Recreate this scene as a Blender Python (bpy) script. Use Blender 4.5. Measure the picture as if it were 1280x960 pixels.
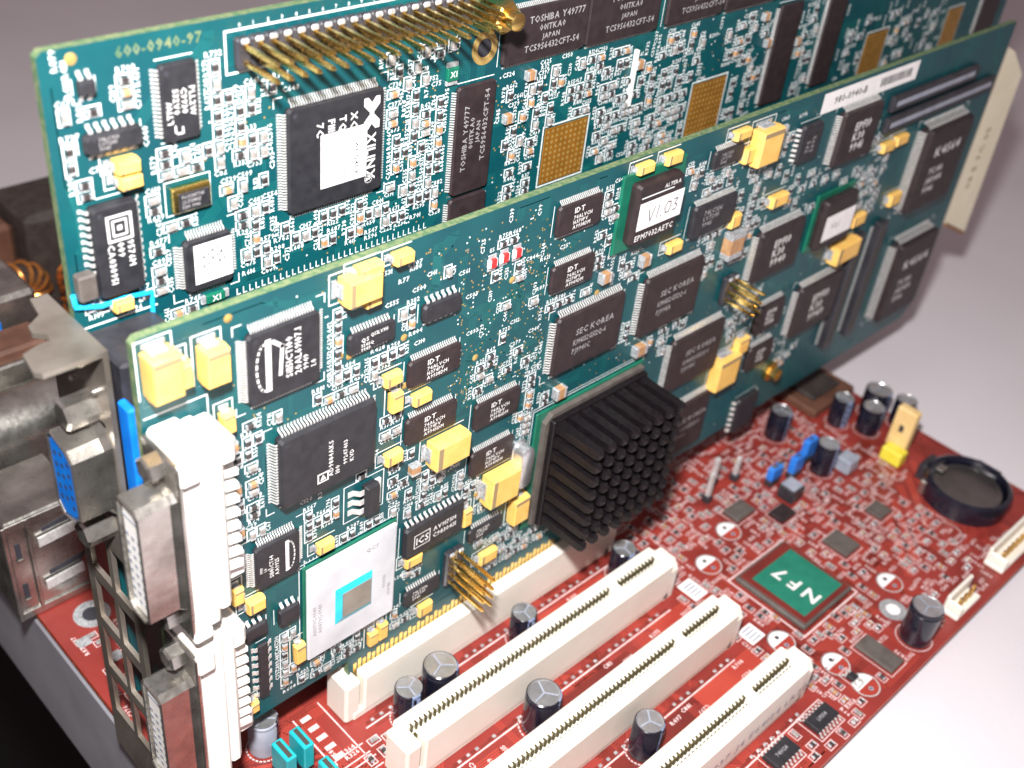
import bpy, math, random
import numpy as np
from mathutils import Vector, Matrix

random.seed(7)
scene = bpy.context.scene
for _o in list(bpy.data.objects):
    bpy.data.objects.remove(_o)
COL = scene.collection
MM = 0.001

# ------------------------------------------------------------------ camera
CAM_POS = Vector((-100.9, -125.7, 210.8)) * MM
RIGHT = Vector((0.717777, -0.688789, 0.101812))
DOWN = Vector((-0.354334, -0.487224, -0.798161))
VIEW = Vector((0.599370, 0.536826, -0.593779))
cam_data = bpy.data.cameras.new('camera')
cam = bpy.data.objects.new('camera', cam_data)
COL.objects.link(cam)
cam.matrix_world = Matrix(((RIGHT.x, -DOWN.x, -VIEW.x, CAM_POS.x),
                           (RIGHT.y, -DOWN.y, -VIEW.y, CAM_POS.y),
                           (RIGHT.z, -DOWN.z, -VIEW.z, CAM_POS.z),
                           (0, 0, 0, 1)))
cam_data.sensor_width = 36.0
cam_data.lens = 1422.265 / 1280 * 36.0
cam_data.clip_start = 0.01
cam_data.clip_end = 60.0
cam_data.dof.use_dof = True
cam_data.dof.focus_distance = 0.214
cam_data.dof.aperture_fstop = 19.0
scene.camera = cam

# ------------------------------------------------------------------ world and lamps
world = bpy.data.worlds.new('World')
scene.world = world
world.use_nodes = True
bg = world.node_tree.nodes['Background']
bg.inputs['Color'].default_value = (0.42, 0.32, 0.325, 1)
bg.inputs['Strength'].default_value = 0.60

def area_lamp(name, pos, target, size, power, color):
    ld = bpy.data.lights.new(name, 'AREA')
    ld.shape = 'DISK'
    ld.size = size
    ld.energy = power
    ld.color = color
    lo = bpy.data.objects.new(name, ld)
    COL.objects.link(lo)
    lo.location = pos
    lo.rotation_euler = (Vector(target) - Vector(pos)).to_track_quat('-Z', 'Y').to_euler()
    return lo

FLASH_POS = CAM_POS - DOWN * 0.046 - RIGHT * 0.006 - VIEW * 0.010
area_lamp('camera_flash', FLASH_POS, (0.04, -0.01, 0.05), 0.016, 2.0, (1.0, 0.97, 0.95))

scene.view_settings.view_transform = 'Standard'
scene.view_settings.look = 'None'
scene.view_settings.exposure = 0.0
scene.view_settings.gamma = 1.0
scene.view_settings.use_curve_mapping = False
scene.render.engine = 'CYCLES'

# ------------------------------------------------------------------ materials
MATS = {}
def mat(name, c1, c2=None, rough=0.5, metal=0.0, scale=300.0, bump=0.0, bscale=2000.0, spec=0.5, detail=3.0, contrast=(0.35, 0.65), trans=0.0, coat=0.0, aniso=0.0):
    m = bpy.data.materials.new(name)
    m.use_nodes = True
    nt = m.node_tree
    b = nt.nodes['Principled BSDF']
    b.inputs['Base Color'].default_value = (*c1, 1)
    b.inputs['Roughness'].default_value = rough
    b.inputs['Metallic'].default_value = metal
    b.inputs['Specular IOR Level'].default_value = spec
    b.inputs['Coat Weight'].default_value = coat
    tc = nt.nodes.new('ShaderNodeNewGeometry')
    if c2 is not None:
        n = nt.nodes.new('ShaderNodeTexNoise')
        n.inputs['Scale'].default_value = scale
        n.inputs['Detail'].default_value = detail
        r = nt.nodes.new('ShaderNodeValToRGB')
        r.color_ramp.elements[0].position = contrast[0]
        r.color_ramp.elements[1].position = contrast[1]
        r.color_ramp.elements[0].color = (*c1, 1)
        r.color_ramp.elements[1].color = (*c2, 1)
        nt.links.new(tc.outputs['Position'], n.inputs['Vector'])
        nt.links.new(n.outputs['Fac'], r.inputs['Fac'])
        nt.links.new(r.outputs['Color'], b.inputs['Base Color'])
    if bump:
        n2 = nt.nodes.new('ShaderNodeTexNoise')
        n2.inputs['Scale'].default_value = bscale
        n2.inputs['Detail'].default_value = 4
        bp = nt.nodes.new('ShaderNodeBump')
        bp.inputs['Strength'].default_value = bump
        bp.inputs['Distance'].default_value = 0.0002
        nt.links.new(tc.outputs['Position'], n2.inputs['Vector'])
        nt.links.new(n2.outputs['Fac'], bp.inputs['Height'])
        nt.links.new(bp.outputs['Normal'], b.inputs['Normal'])
        mr = nt.nodes.new('ShaderNodeMapRange')
        mr.inputs['To Min'].default_value = max(0.02, rough - 0.10)
        mr.inputs['To Max'].default_value = min(1.0, rough + 0.10)
        nt.links.new(n2.outputs['Fac'], mr.inputs['Value'])
        nt.links.new(mr.outputs['Result'], b.inputs['Roughness'])
    MATS[name] = m
    return m

mat('pcb_green', (0.002, 0.056, 0.072), (0.004, 0.082, 0.092), rough=0.38, scale=70, bump=0.10, bscale=900, contrast=(0.3, 0.7))
mat('pcb_trace', (0.006, 0.105, 0.108), (0.010, 0.130, 0.126), rough=0.36, scale=90)
mat('pcb_edge', (0.07, 0.14, 0.065), (0.16, 0.20, 0.10), rough=0.7, scale=900, contrast=(0.4, 0.6))
mat('pcb_red', (0.21, 0.026, 0.021), (0.28, 0.038, 0.030), rough=0.40, scale=60, bump=0.12, bscale=900)
mat('pcb_red_trace', (0.33, 0.040, 0.028), (0.39, 0.055, 0.036), rough=0.38, scale=80)
mat('pcb_red_dark', (0.13, 0.018, 0.015), (0.17, 0.024, 0.018), rough=0.40, scale=80)
mat('pcb_red_edge', (0.42, 0.045, 0.02), (0.52, 0.10, 0.04), rough=0.55, scale=600)
mat('silk', (0.66, 0.72, 0.72), (0.80, 0.84, 0.84), rough=0.6, scale=900)
mat('silk_pink', (0.66, 0.47, 0.47), (0.78, 0.62, 0.61), rough=0.6, scale=600)
mat('chip_black', (0.015, 0.015, 0.019), (0.024, 0.024, 0.029), rough=0.52, scale=500, bump=0.25, bscale=9000)
mat('chip_brown', (0.020, 0.012, 0.014), (0.031, 0.020, 0.022), rough=0.55, scale=500, bump=0.25, bscale=9000)
mat('print_white', (0.62, 0.62, 0.62), (0.78, 0.78, 0.78), rough=0.6, scale=3000)
mat('print_grey', (0.24, 0.23, 0.24), (0.34, 0.33, 0.34), rough=0.6, scale=3000)
mat('print_dark', (0.03, 0.03, 0.04), rough=0.7)
mat('print_tan', (0.30, 0.22, 0.12), rough=0.7)
mat('tin', (0.60, 0.60, 0.59), (0.80, 0.80, 0.79), rough=0.42, metal=0.45, scale=1500, bump=0.15, bscale=3000)
mat('solder', (0.36, 0.38, 0.40), (0.64, 0.66, 0.68), rough=0.36, metal=0.5, scale=1500, bump=0.25, bscale=2500)
mat('gold', (0.83, 0.55, 0.16), (0.90, 0.64, 0.23), rough=0.26, metal=1.0, scale=300, bump=0.04, bscale=1200)
mat('gold_pad', (0.25, 0.105, 0.010), (0.31, 0.135, 0.016), rough=0.50, metal=0.25, scale=500)
mat('gold_dot', (0.44, 0.29, 0.09), (0.54, 0.37, 0.13), rough=0.45, metal=0.4, scale=500)
mat('tantalum', (0.80, 0.47, 0.11), (0.86, 0.54, 0.15), rough=0.48, scale=350, bump=0.15, bscale=3000)
mat('ceramic_brown', (0.36, 0.19, 0.09), (0.46, 0.27, 0.14), rough=0.5, scale=800)
mat('ceramic_dark', (0.030, 0.024, 0.024), (0.055, 0.05, 0.05), rough=0.45, scale=1200)
mat('ceramic_grey', (0.22, 0.20, 0.19), (0.34, 0.32, 0.30), rough=0.5, scale=1200)
mat('slot_white', (0.80, 0.765, 0.68), (0.84, 0.81, 0.735), rough=0.42, scale=120, bump=0.08, bscale=1500)
mat('port_white', (0.83, 0.82, 0.78), (0.86, 0.85, 0.82), rough=0.40, scale=150, bump=0.1, bscale=1500)
mat('contact', (0.09, 0.075, 0.035), (0.17, 0.14, 0.06), rough=0.45, metal=0.5, scale=1500)
mat('slit_dark', (0.05, 0.045, 0.04), rough=0.7)
mat('nickel', (0.30, 0.285, 0.26), (0.62, 0.60, 0.56), rough=0.29, metal=0.93, scale=140, bump=0.18, bscale=700, contrast=(0.3, 0.7))
mat('steel_bracket', (0.30, 0.26, 0.22), (0.46, 0.42, 0.37), rough=0.38, metal=0.8, scale=100, bump=0.15, bscale=900)
mat('blue_plastic', (0.005, 0.15, 0.62), (0.008, 0.20, 0.72), rough=0.35, scale=300)
mat('black_plastic', (0.022, 0.022, 0.028), (0.035, 0.035, 0.042), rough=0.42, scale=300, bump=0.1)
mat('heatsink', (0.006, 0.0045, 0.006), (0.012, 0.009, 0.011), rough=0.42, scale=900, bump=0.4, bscale=1800, metal=0.25)
mat('chip_tan', (0.085, 0.072, 0.066), (0.115, 0.10, 0.09), rough=0.5, scale=400)
mat('bga_white', (0.50, 0.52, 0.56), (0.66, 0.68, 0.72), rough=0.34, scale=90, bump=0.08)
mat('underfill', (0.02, 0.48, 0.66), (0.03, 0.58, 0.74), rough=0.28, scale=300)
mat('die', (0.30, 0.27, 0.24), (0.38, 0.35, 0.32), rough=0.30, metal=0.6, scale=200)
mat('pkg_green', (0.004, 0.11, 0.065), (0.006, 0.14, 0.085), rough=0.40, scale=300)
mat('sticker_green', (0.012, 0.16, 0.105), (0.016, 0.19, 0.125), rough=0.5, scale=300)
mat('paper', (0.80, 0.79, 0.79), (0.86, 0.85, 0.85), rough=0.7, scale=500)
mat('cream', (0.80, 0.75, 0.56), (0.86, 0.81, 0.62), rough=0.55, scale=90)
mat('cream_edge', (0.26, 0.13, 0.06), rough=0.6)
mat('cap_sleeve', (0.006, 0.006, 0.014), (0.012, 0.013, 0.024), rough=0.20, scale=300, coat=0.3)
mat('cap_stripe', (0.16, 0.22, 0.38), (0.24, 0.30, 0.46), rough=0.35, scale=300)
mat('cap_grey', (0.26, 0.29, 0.36), (0.34, 0.37, 0.44), rough=0.35, scale=300)
mat('aluminium', (0.62, 0.63, 0.65), (0.78, 0.79, 0.81), rough=0.33, metal=0.85, scale=400, bump=0.15)
mat('jumper_blue', (0.02, 0.17, 0.66), (0.03, 0.22, 0.74), rough=0.4, scale=300)
mat('jumper_teal', (0.01, 0.37, 0.42), (0.02, 0.44, 0.48), rough=0.4, scale=300)
mat('jumper_yellow', (0.76, 0.66, 0.04), (0.82, 0.72, 0.08), rough=0.45, scale=300)
mat('jumper_beige', (0.74, 0.52, 0.22), (0.80, 0.58, 0.27), rough=0.45, scale=300)
mat('red_mark', (0.62, 0.03, 0.03), rough=0.5)
mat('wire_blue', (0.01, 0.42, 0.78), (0.02, 0.48, 0.82), rough=0.35, scale=300)
mat('copper_wire', (0.80, 0.30, 0.07), (0.90, 0.40, 0.12), rough=0.3, metal=0.85, scale=500)
mat('ferrite', (0.03, 0.022, 0.02), (0.05, 0.04, 0.035), rough=0.6, scale=300)
mat('battery_steel', (0.20, 0.185, 0.18), (0.28, 0.26, 0.25), rough=0.36, metal=0.9, scale=120)
mat('table_white', (0.63, 0.60, 0.635), (0.675, 0.645, 0.68), rough=0.75, scale=14, bump=0.35, bscale=500, detail=5)
mat('floor_dark', (0.012, 0.010, 0.011), rough=0.8)
mat('brown_plastic', (0.10, 0.045, 0.03), (0.15, 0.07, 0.045), rough=0.4, scale=200)
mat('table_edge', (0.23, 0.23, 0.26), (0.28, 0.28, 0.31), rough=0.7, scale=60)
# ------------------------------------------------------------------ mesh helpers (all lengths in millimetres)
class MB:
    def __init__(self):
        self.v = []; self.f = []; self.m = []; self.mats = []
    def mi(self, m):
        if m not in self.mats:
            self.mats.append(m)
        return self.mats.index(m)
    def add(self, verts, faces, m):
        k = len(self.v); i = self.mi(m)
        self.v.extend(tuple(p) for p in verts)
        for f in faces:
            self.f.append([k + a for a in f]); self.m.append(i)
    def box(self, x0, x1, y0, y1, z0, z1, m):
        self.add([(x0,y0,z0),(x1,y0,z0),(x1,y1,z0),(x0,y1,z0),(x0,y0,z1),(x1,y0,z1),(x1,y1,z1),(x0,y1,z1)],
                 [(0,3,2,1),(4,5,6,7),(0,1,5,4),(1,2,6,5),(2,3,7,6),(3,0,4,7)], m)
    def cbox(self, x0, x1, y0, y1, z0, z1, m, c=0.2):
        """box with every edge chamfered by c"""
        c = min(c, (x1-x0)*.45, (y1-y0)*.45, (z1-z0)*.45)
        vs = []; idx = {}
        for sx in (0,1):
            for sy in (0,1):
                for sz in (0,1):
                    X = (x0,x1)[sx]; Y = (y0,y1)[sy]; Z = (z0,z1)[sz]
                    dx = c*(1-2*sx); dy = c*(1-2*sy); dz = c*(1-2*sz)
                    idx[sx,sy,sz,0] = len(vs); vs.append((X, Y+dy, Z+dz))
                    idx[sx,sy,sz,1] = len(vs); vs.append((X+dx, Y, Z+dz))
                    idx[sx,sy,sz,2] = len(vs); vs.append((X+dx, Y+dy, Z))
        fs = []
        for s in (0,1):
            q = [idx[s,0,0,0],idx[s,1,0,0],idx[s,1,1,0],idx[s,0,1,0]]; fs.append(q if s else q[::-1])
            q = [idx[0,s,0,1],idx[0,s,1,1],idx[1,s,1,1],idx[1,s,0,1]]; fs.append(q if s else q[::-1])
            q = [idx[0,0,s,2],idx[1,0,s,2],idx[1,1,s,2],idx[0,1,s,2]]; fs.append(q if s else q[::-1])
        for a in (0,1):
            for b in (0,1):
                q = [idx[a,b,0,0],idx[a,b,0,1],idx[a,b,1,1],idx[a,b,1,0]]; fs.append(q if (a+b)%2==0 else q[::-1])
                q = [idx[a,0,b,0],idx[a,1,b,0],idx[a,1,b,2],idx[a,0,b,2]]; fs.append(q if (a+b)%2==0 else q[::-1])
                q = [idx[0,a,b,1],idx[0,a,b,2],idx[1,a,b,2],idx[1,a,b,1]]; fs.append(q if (a+b)%2==1 else q[::-1])
        for sx in (0,1):
            for sy in (0,1):
                for sz in (0,1):
                    q = [idx[sx,sy,sz,0],idx[sx,sy,sz,1],idx[sx,sy,sz,2]]
                    fs.append(q if (sx+sy+sz)%2==1 else q[::-1])
        self.add(vs, fs, m)
    def loft(self, rings, m, cap0=True, cap1=True):
        n = len(rings[0]); vs = [p for r in rings for p in r]; fs = []
        for a in range(len(rings)-1):
            for i in range(n):
                j = (i+1) % n
                fs.append((a*n+i, a*n+j, (a+1)*n+j, (a+1)*n+i))
        if cap0: fs.append(tuple(range(n-1,-1,-1)))
        if cap1: fs.append(tuple((len(rings)-1)*n+i for i in range(n)))
        self.add(vs, fs, m)
    def tube(self, pts, r, m, n=8, taper=None):
        P = [Vector(p) for p in pts]; rings = []
        t = (P[1]-P[0]).normalized()
        u = t.orthogonal().normalized()
        for i, p in enumerate(P):
            if i == 0: t = (P[1]-P[0]).normalized()
            elif i == len(P)-1: t = (P[-1]-P[-2]).normalized()
            else: t = ((P[i+1]-P[i]).normalized()+(P[i]-P[i-1]).normalized()).normalized()
            u = (u - t*u.dot(t)).normalized(); w = t.cross(u)
            rr = r if taper is None else r*taper[i]
            rings.append([tuple(p+(u*math.cos(a)+w*math.sin(a))*rr) for a in (2*math.pi*k/n for k in range(n))])
        self.loft(rings, m)
    def lathe(self, prof, cx, cy, m, n=24):
        """profile of (r, z) about a vertical axis"""
        rings = [[(cx+r*math.cos(2*math.pi*k/n), cy+r*math.sin(2*math.pi*k/n), z) for k in range(n)] for r, z in prof]
        self.loft(rings, m)
    def quad(self, a, b, c, d, m):
        self.add([a,b,c,d], [(0,1,2,3)], m)
    def prism(self, poly, axis, a0, a1, m):
        """poly in the plane across axis: axis 'y' takes (x,z), 'x' takes (y,z), 'z' takes (x,y)"""
        def P(p, a):
            return (p[0],a,p[1]) if axis=='y' else ((a,p[0],p[1]) if axis=='x' else (p[0],p[1],a))
        n = len(poly); vs = [P(p,a0) for p in poly]+[P(p,a1) for p in poly]
        fs = [tuple(range(n)), tuple(range(2*n-1,n-1,-1))]
        for i in range(n):
            j = (i+1)%n; fs.append((i, i+n, j+n, j))
        self.add(vs, fs, m)
    def arr(self):
        return np.array(self.v, dtype=float)

WORLD0 = {}
def make_mesh(name, mb, origin=(0,0,0), smooth=False):
    me = bpy.data.meshes.new(name)
    o = np.array(origin, dtype=float)
    me.from_pydata([tuple((np.array(p)-o)*MM) for p in mb.v], [], mb.f)
    for m in mb.mats:
        me.materials.append(MATS[m])
    me.polygons.foreach_set('material_index', mb.m)
    if smooth:
        me.polygons.foreach_set('use_smooth', [True]*len(mb.f))
        me.set_sharp_from_angle(angle=math.radians(38))
    me.update()
    return me
def link(name, me, parent=None, origin=(0,0,0), **props):
    o = bpy.data.objects.new(name, me)
    COL.objects.link(o)
    p0 = (0,0,0)
    if parent is not None:
        o.parent = parent; p0 = WORLD0[parent.name]
    o.location = tuple((origin[i]-p0[i])*MM for i in range(3))
    WORLD0[o.name] = tuple(origin)
    for k, v in props.items():
        o[k] = v
    return o
def obj(name, mb, parent=None, origin=None, smooth=False, **props):
    if origin is None:
        a = mb.arr(); lo = a.min(0); hi = a.max(0)
        origin = ((lo[0]+hi[0])/2, (lo[1]+hi[1])/2, lo[2])
    return link(name, make_mesh(name, mb, origin, smooth), parent, origin, **props)
def empty(name, origin, **props):
    return link(name, None, None, origin, **props)

# ------------------------------------------------------------------ lettering
GLYPH = {}
def glyph(ch):
    if ch in GLYPH: return GLYPH[ch]
    cu = bpy.data.curves.new('glyph', 'FONT'); cu.body = ch; cu.resolution_u = 1; cu.fill_mode = 'FRONT'; cu.offset = 0.022
    ob = bpy.data.objects.new('glyph', cu); COL.objects.link(ob)
    dg = bpy.context.evaluated_depsgraph_get()
    ev = ob.evaluated_get(dg); me = ev.to_mesh()
    v = np.array([p.co[:2] for p in me.vertices], dtype=float).reshape(-1, 2); f = [list(p.vertices) for p in me.polygons]
    ev.to_mesh_clear()
    bpy.data.objects.remove(ob); bpy.data.curves.remove(cu)
    if len(v):
        w = v[:,0].max(); v = v - [v[:,0].min(), 0]; w = v[:,0].max()
    else: w = 0.25
    GLYPH[ch] = (v, f, w)
    return GLYPH[ch]
def text(mb, s, o, right, up, h, m, align='l', squeeze=1.0, bold=0.0):
    """letters of cap height h (mm) from point o along right"""
    right = np.array(right, float); up = np.array(up, float); o = np.array(o, float)
    k = h/0.70; gap = 0.10
    tot = sum(glyph(c)[2]+gap for c in s)-gap
    x = -tot/2 if align=='c' else (-tot if align=='r' else 0.0)
    for c in s:
        v, f, w = glyph(c)
        if len(v):
            P = o + ((v[:,:1]+x)*k*squeeze)*right + (v[:,1:]*k)*up
            mb.add(P.tolist(), f, m)
        x += w+gap
def line(mb, p, q, w, n, m):
    """flat strip from p to q of width w on a surface of normal n"""
    p = np.array(p, float); q = np.array(q, float); d = q-p; L = np.linalg.norm(d)
    if L < 1e-6: return
    d /= L; s = np.cross(n, d)*w/2; e = d*w/2
    mb.quad(tuple(p-e-s), tuple(q+e-s), tuple(q+e+s), tuple(p-e+s), m)

# ------------------------------------------------------------------ a card face: u = X, v = Z, out = -Y from plane yf
NY = np.array((0.0,-1.0,0.0))
def rect_outline(mb, yf, x0, x1, z0, z1, w, m, h=0.03, sides='LTRB'):
    y = yf-h
    if 'L' in sides: line(mb, (x0,y,z0), (x0,y,z1), w, NY, m)
    if 'R' in sides: line(mb, (x1,y,z0), (x1,y,z1), w, NY, m)
    if 'T' in sides: line(mb, (x0,y-.004,z1), (x1,y-.004,z1), w, NY, m)
    if 'B' in sides: line(mb, (x0,y-.004,z0), (x1,y-.004,z0), w, NY, m)
TXT = {'h': ((1,0,0),(0,0,1)), 'u': ((0,0,1),(-1,0,0)), 'd': ((0,0,-1),(1,0,0)), 'f': ((-1,0,0),(0,0,-1))}
def ctext(mb, s, x, z, y, h, m, d='h', align='l', squeeze=1.0):
    r, u = TXT[d]
    text(mb, s, (x,y,z), r, u, h, m, align, squeeze)

def chip_body(mb, x0, x1, z0, z1, yb, t, m, notch=True, gap=0.12):
    """moulded package: drafted on both sides of a waist"""
    d = min(0.28, t*0.14)
    def ring(i, y, c):
        X0, X1, Z0, Z1 = x0+i, x1-i, z0+i, z1-i
        return [(X0+c,y,Z0),(X1-c,y,Z0),(X1,y,Z0+c),(X1,y,Z1-c),(X1-c,y,Z1),(X0+c,y,Z1),(X0,y,Z1-c),(X0,y,Z0+c)]
    c = min(0.5, (x1-x0)*.06)
    mb.loft([ring(d*.7, yb-gap, c), ring(0, yb-t*.5, c), ring(0, yb-t*.58, c), ring(d*.8, yb-t+.06, c), ring(d*1.2, yb-t, c)], m)
def gull(mb, base, out, along, normal, t, L, w, m):
    """one gull-wing pin; base on the board at the package edge"""
    base = np.array(base, float); out = np.array(out, float); along = np.array(along, float); normal = np.array(normal, float)
    th = 0.13
    prof = [(-.15, t*.54), (L*.30, t*.54), (L*.62, .16), (L, .14)]
    vs = []
    for a, h in prof:
        for s in (-1, 1):
            for k in (0, th):
                vs.append(tuple(base + out*a + normal*(h-k) + along*(s*w/2)))
    fs = []
    for i in range(3):
        b = i*4; c = b+4
        fs += [(b,b+2,c+2,c), (b+1,c+1,c+3,b+3), (b,c,c+1,b+1), (b+2,b+3,c+3,c+2)]
    fs.append((12,14,15,13))
    mb.add(vs, fs, m)
def chip_pins(x0, x1, z0, z1, yb, t, sides, pitch, L, m='tin', wf=0.50):
    mb = MB(); N = (0,-1,0)
    inset = 0.9 if pitch < 1 else 0.75
    def count(a, b): return max(2, int((b-a-2*inset+.01)/pitch)+1)
    if 'L' in sides or 'R' in sides:
        n = count(z0, z1); s = (z0+z1)/2-(n-1)*pitch/2
        for i in range(n):
            z = s+i*pitch
            if 'L' in sides: gull(mb, (x0,yb,z), (-1,0,0), (0,0,1), N, t, L, pitch*wf, m)
            if 'R' in sides: gull(mb, (x1,yb,z), (1,0,0), (0,0,1), N, t, L, pitch*wf, m)
    if 'T' in sides or 'B' in sides:
        n = count(x0, x1); s = (x0+x1)/2-(n-1)*pitch/2
        for i in range(n):
            x = s+i*pitch
            if 'T' in sides: gull(mb, (x,yb,z1), (0,0,1), (1,0,0), N, t, L, pitch*wf, m)
            if 'B' in sides: gull(mb, (x,yb,z0), (0,0,-1), (1,0,0), N, t, L, pitch*wf, m)
    return mb

def tantalum_mesh(w, h, t, vertical):
    """yellow moulded capacitor with a bevelled polarity edge and folded tin ends, standing off a card along -Y; centred"""
    mb = MB(); a = w/2; b = h/2
    def ring(i, y): return [(-a+i,y,-b+i),(a-i,y,-b+i),(a-i,y,b-i),(-a+i,y,b-i)]
    mb.loft([ring(.12,-.15), ring(0,-t*.45), ring(0,-t*.5), ring(.10,-t+.25), ring(.28,-t)], 'tantalum')
    e = .32
    if vertical:
        for s in (-1,1):
            mb.box(-a*.55, a*.55, -t*.5, -.02, s*b-(e if s<0 else 0), s*b+(e if s>0 else 0), 'solder')
        mb.box(-a+.25, a-.25, -t-.015, -t+.1, b-max(.5,.14*h)-.25, b-.3, 'print_tan')
    else:
        for s in (-1,1):
            mb.box(s*a-(e if s<0 else 0), s*a+(e if s>0 else 0), -t*.5, -.02, -b*.55, b*.55, 'solder')
        mb.box(-a+.3, -a+max(.5,.14*w)+.25, -t-.015, -t+.1, -b+.25, b-.25, 'print_tan')
    return mb
def ceramic_mesh(w, h, t, m, vertical):
    mb = MB(); a = w/2; b = h/2
    if vertical:
        mb.cbox(-a,a,-t,-.03,-b*.58,b*.58,m,.1)
        for s in (-1,1): mb.cbox(-a-.03,a+.03,-t-.03,-.01,min(s*b,s*b*.56),max(s*b,s*b*.56),'solder',.12)
    else:
        mb.cbox(-a*.58,a*.58,-t,-.03,-b,b,m,.1)
        for s in (-1,1): mb.cbox(min(s*a,s*a*.56),max(s*a,s*a*.56),-t-.03,-.01,-b-.03,b+.03,'solder',.12)
    return mb
SHARED = {}
def shared(key, fn):
    if key not in SHARED: SHARED[key] = make_mesh(str(key[0]), fn())
    return SHARED[key]

class Board:
    """what has been put on a face so far, so that small parts keep clear of it"""
    def __init__(self): self.r = []
    def add(self, x0, x1, z0, z1, g=0.0): self.r.append((x0-g, x1+g, z0-g, z1+g))
    def free(self, x0, x1, z0, z1):
        return not any(x0 < b and x1 > a and z0 < d and z1 > c for a, b, c, d in self.r)

def bilerp(q, s, t):
    (x0,z0,x1,z1,x2,z2,x3,z3) = q[:8]
    xa = x0+(x1-x0)*s; za = z0+(z1-z0)*s; xb = x3+(x2-x3)*s; zb = z3+(z2-z3)*s
    return xa+(xb-xa)*t, za+(zb-za)*t
def traces(rnd, x0, x1, z0, z1, n, put, w=0.16, pitch=0.42, lanes=(2,6), reach=(6,30)):
    """bundles of parallel copper tracks with 45 degree jogs; put(p,q,w) lays one strip"""
    for _ in range(n):
        k = rnd.randint(*lanes); horiz = rnd.random() < .5
        x = rnd.uniform(x0, x1); z = rnd.uniform(z0, z1); sg = rnd.choice((-1,1)); jog = rnd.choice((-1,1))
        L1 = rnd.uniform(*reach)*.5; L2 = rnd.uniform(1.5,7); L3 = rnd.uniform(*reach)*.5
        for i in range(k):
            o = i*pitch; c = o*0.414*jog
            if horiz:
                P = [(x, z+o), (x+sg*(L1-c), z+o), (x+sg*(L1-c+L2), z+o+jog*L2), (x+sg*(L1+L2+L3), z+o+jog*L2)]
            else:
                P = [(x+o, z), (x+o, z+sg*(L1-c)), (x+o+jog*L2, z+sg*(L1-c+L2)), (x+o+jog*L2, z+sg*(L1+L2+L3))]
            P = [(min(max(a,x0),x1), min(max(b,z0),z1)) for a, b in P]
            for p, q in zip(P, P[1:]): put(p, q, w)

# ------------------------------------------------------------------ where everything sits, in millimetres (measured on the card faces and on the motherboard)
CHIPS_FRONT=[
('qfp', -23.88, -10.4, 96.32, 109.89, 1.5, 'LTRB', 0.5, 'sil1'),
('qfp', -19.02, 1.25, 71.87, 87.29, 2.4, 'LTRB', 0.65, 'adc'),
('ssop', -4.31, 5.68, 97.91, 102.02, 1.2, 'TB', 0.64, 'qs'),
('soic', 11.97, 20.76, 98.28, 102.02, 1.5, 'TB', 1.27, ''),
('ssop', 9.46, 21.99, 84.77, 90.66, 1.2, 'TB', 0.5, 'idt'),
('ssop', 9.7, 22.24, 71.19, 77.22, 1.2, 'TB', 0.5, 'idt'),
('ssop', 27.68, 40.23, 65.97, 72.41, 1.2, 'TB', 0.5, 'idt'),
('ssop', 27.91, 40.19, 53.25, 59.49, 1.2, 'TB', 0.5, 'idt'),
('ssop', 44.6, 56.95, 105.16, 111.69, 1.2, 'TB', 0.5, 'idt'),
('ssop', 45.18, 57.4, 92.08, 98.25, 1.2, 'TB', 0.5, 'idt'),
('qfp', 48.86, 69.55, 70.42, 84.92, 1.6, 'LTRB', 0.65, 'sec'),
('qfp', 76.76, 97.25, 69.28, 84.57, 1.6, 'LTRB', 0.65, 'sec'),
('qfp', 92.88, 113.12, 46.21, 61.5, 1.6, 'LTRB', 0.65, 'sec'),
('qfp', 97.56, 114.95, 21.28, 37.93, 1.6, 'LTRB', 0.65, 'sec'),
('ssop', 89.23, 104.8, 90.69, 98.6, 1.6, 'TB', 0.65, 'grey'),
('ssop', 92.63, 103.22, 106.65, 110.75, 1.2, 'TB', 0.65, 'grey'),
('soic', 126.67, 135.0, 99.15, 108.73, 1.6, 'LR', 1.27, 'grey2'),
('qfp', 143.83, 161.45, 93.92, 108.28, 2.2, 'LTRB', 0.65, 'blot'),
('qfp', 119.61, 138.4, 68.75, 82.63, 2.2, 'LTRB', 0.65, 'blot'),
('qfp', 148.02, 168.91, 40.78, 56.72, 2.2, 'LTRB', 0.65, 'blot'),
('ssop', 129.02, 140.95, 48.95, 57.65, 1.6, 'TB', 0.65, 'blot'),
('ssop', 129.91, 141.08, 36.86, 44.23, 1.6, 'TB', 0.65, 'blot'),
('big', 192.79, 216.9, 67.12, 92.62, 4.0, 'LTRB', 0.65, 'blot2'),
('big', 199.26, 221.65, 27.2, 54.17, 4.0, 'LTRB', 0.65, 'blot2'),
('soic', 131.44, 141.01, 14.52, 26.14, 1.6, 'LR', 1.9, ''),
('qfp', -24.18, -14.78, 54.26, 64.52, 1.4, 'LTRB', 0.5, 'sil2'),
('soic', 10.78, 26.61, 40.15, 48.5, 1.8, 'TB', 1.27, 'ics'),
('ssop', 11.99, 22.09, 24.57, 28.66, 1.1, 'TB', 0.65, 'greysm'),
('ssop', 29.76, 39.91, 32.77, 36.55, 1.1, 'TB', 0.65, 'greysm'),
('soic', -19.55, -14.92, 41.4, 45.33, 1.5, 'TB', 1.27, ''),
('soic', -27.13, -22.16, 42.3, 45.43, 1.5, 'TB', 1.27, ''),
('soic', -24.16, -22.0, 23.28, 38.75, 1.0, 'LR', 2.2, ''),
('plcc', 65.38, 79.27, 97.41, 111.21, 2.6, '', 1, 'v103'),
('plcc', 145.74, 160.71, 70.02, 84.15, 2.6, '', 1, 'lab'),
]
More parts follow.
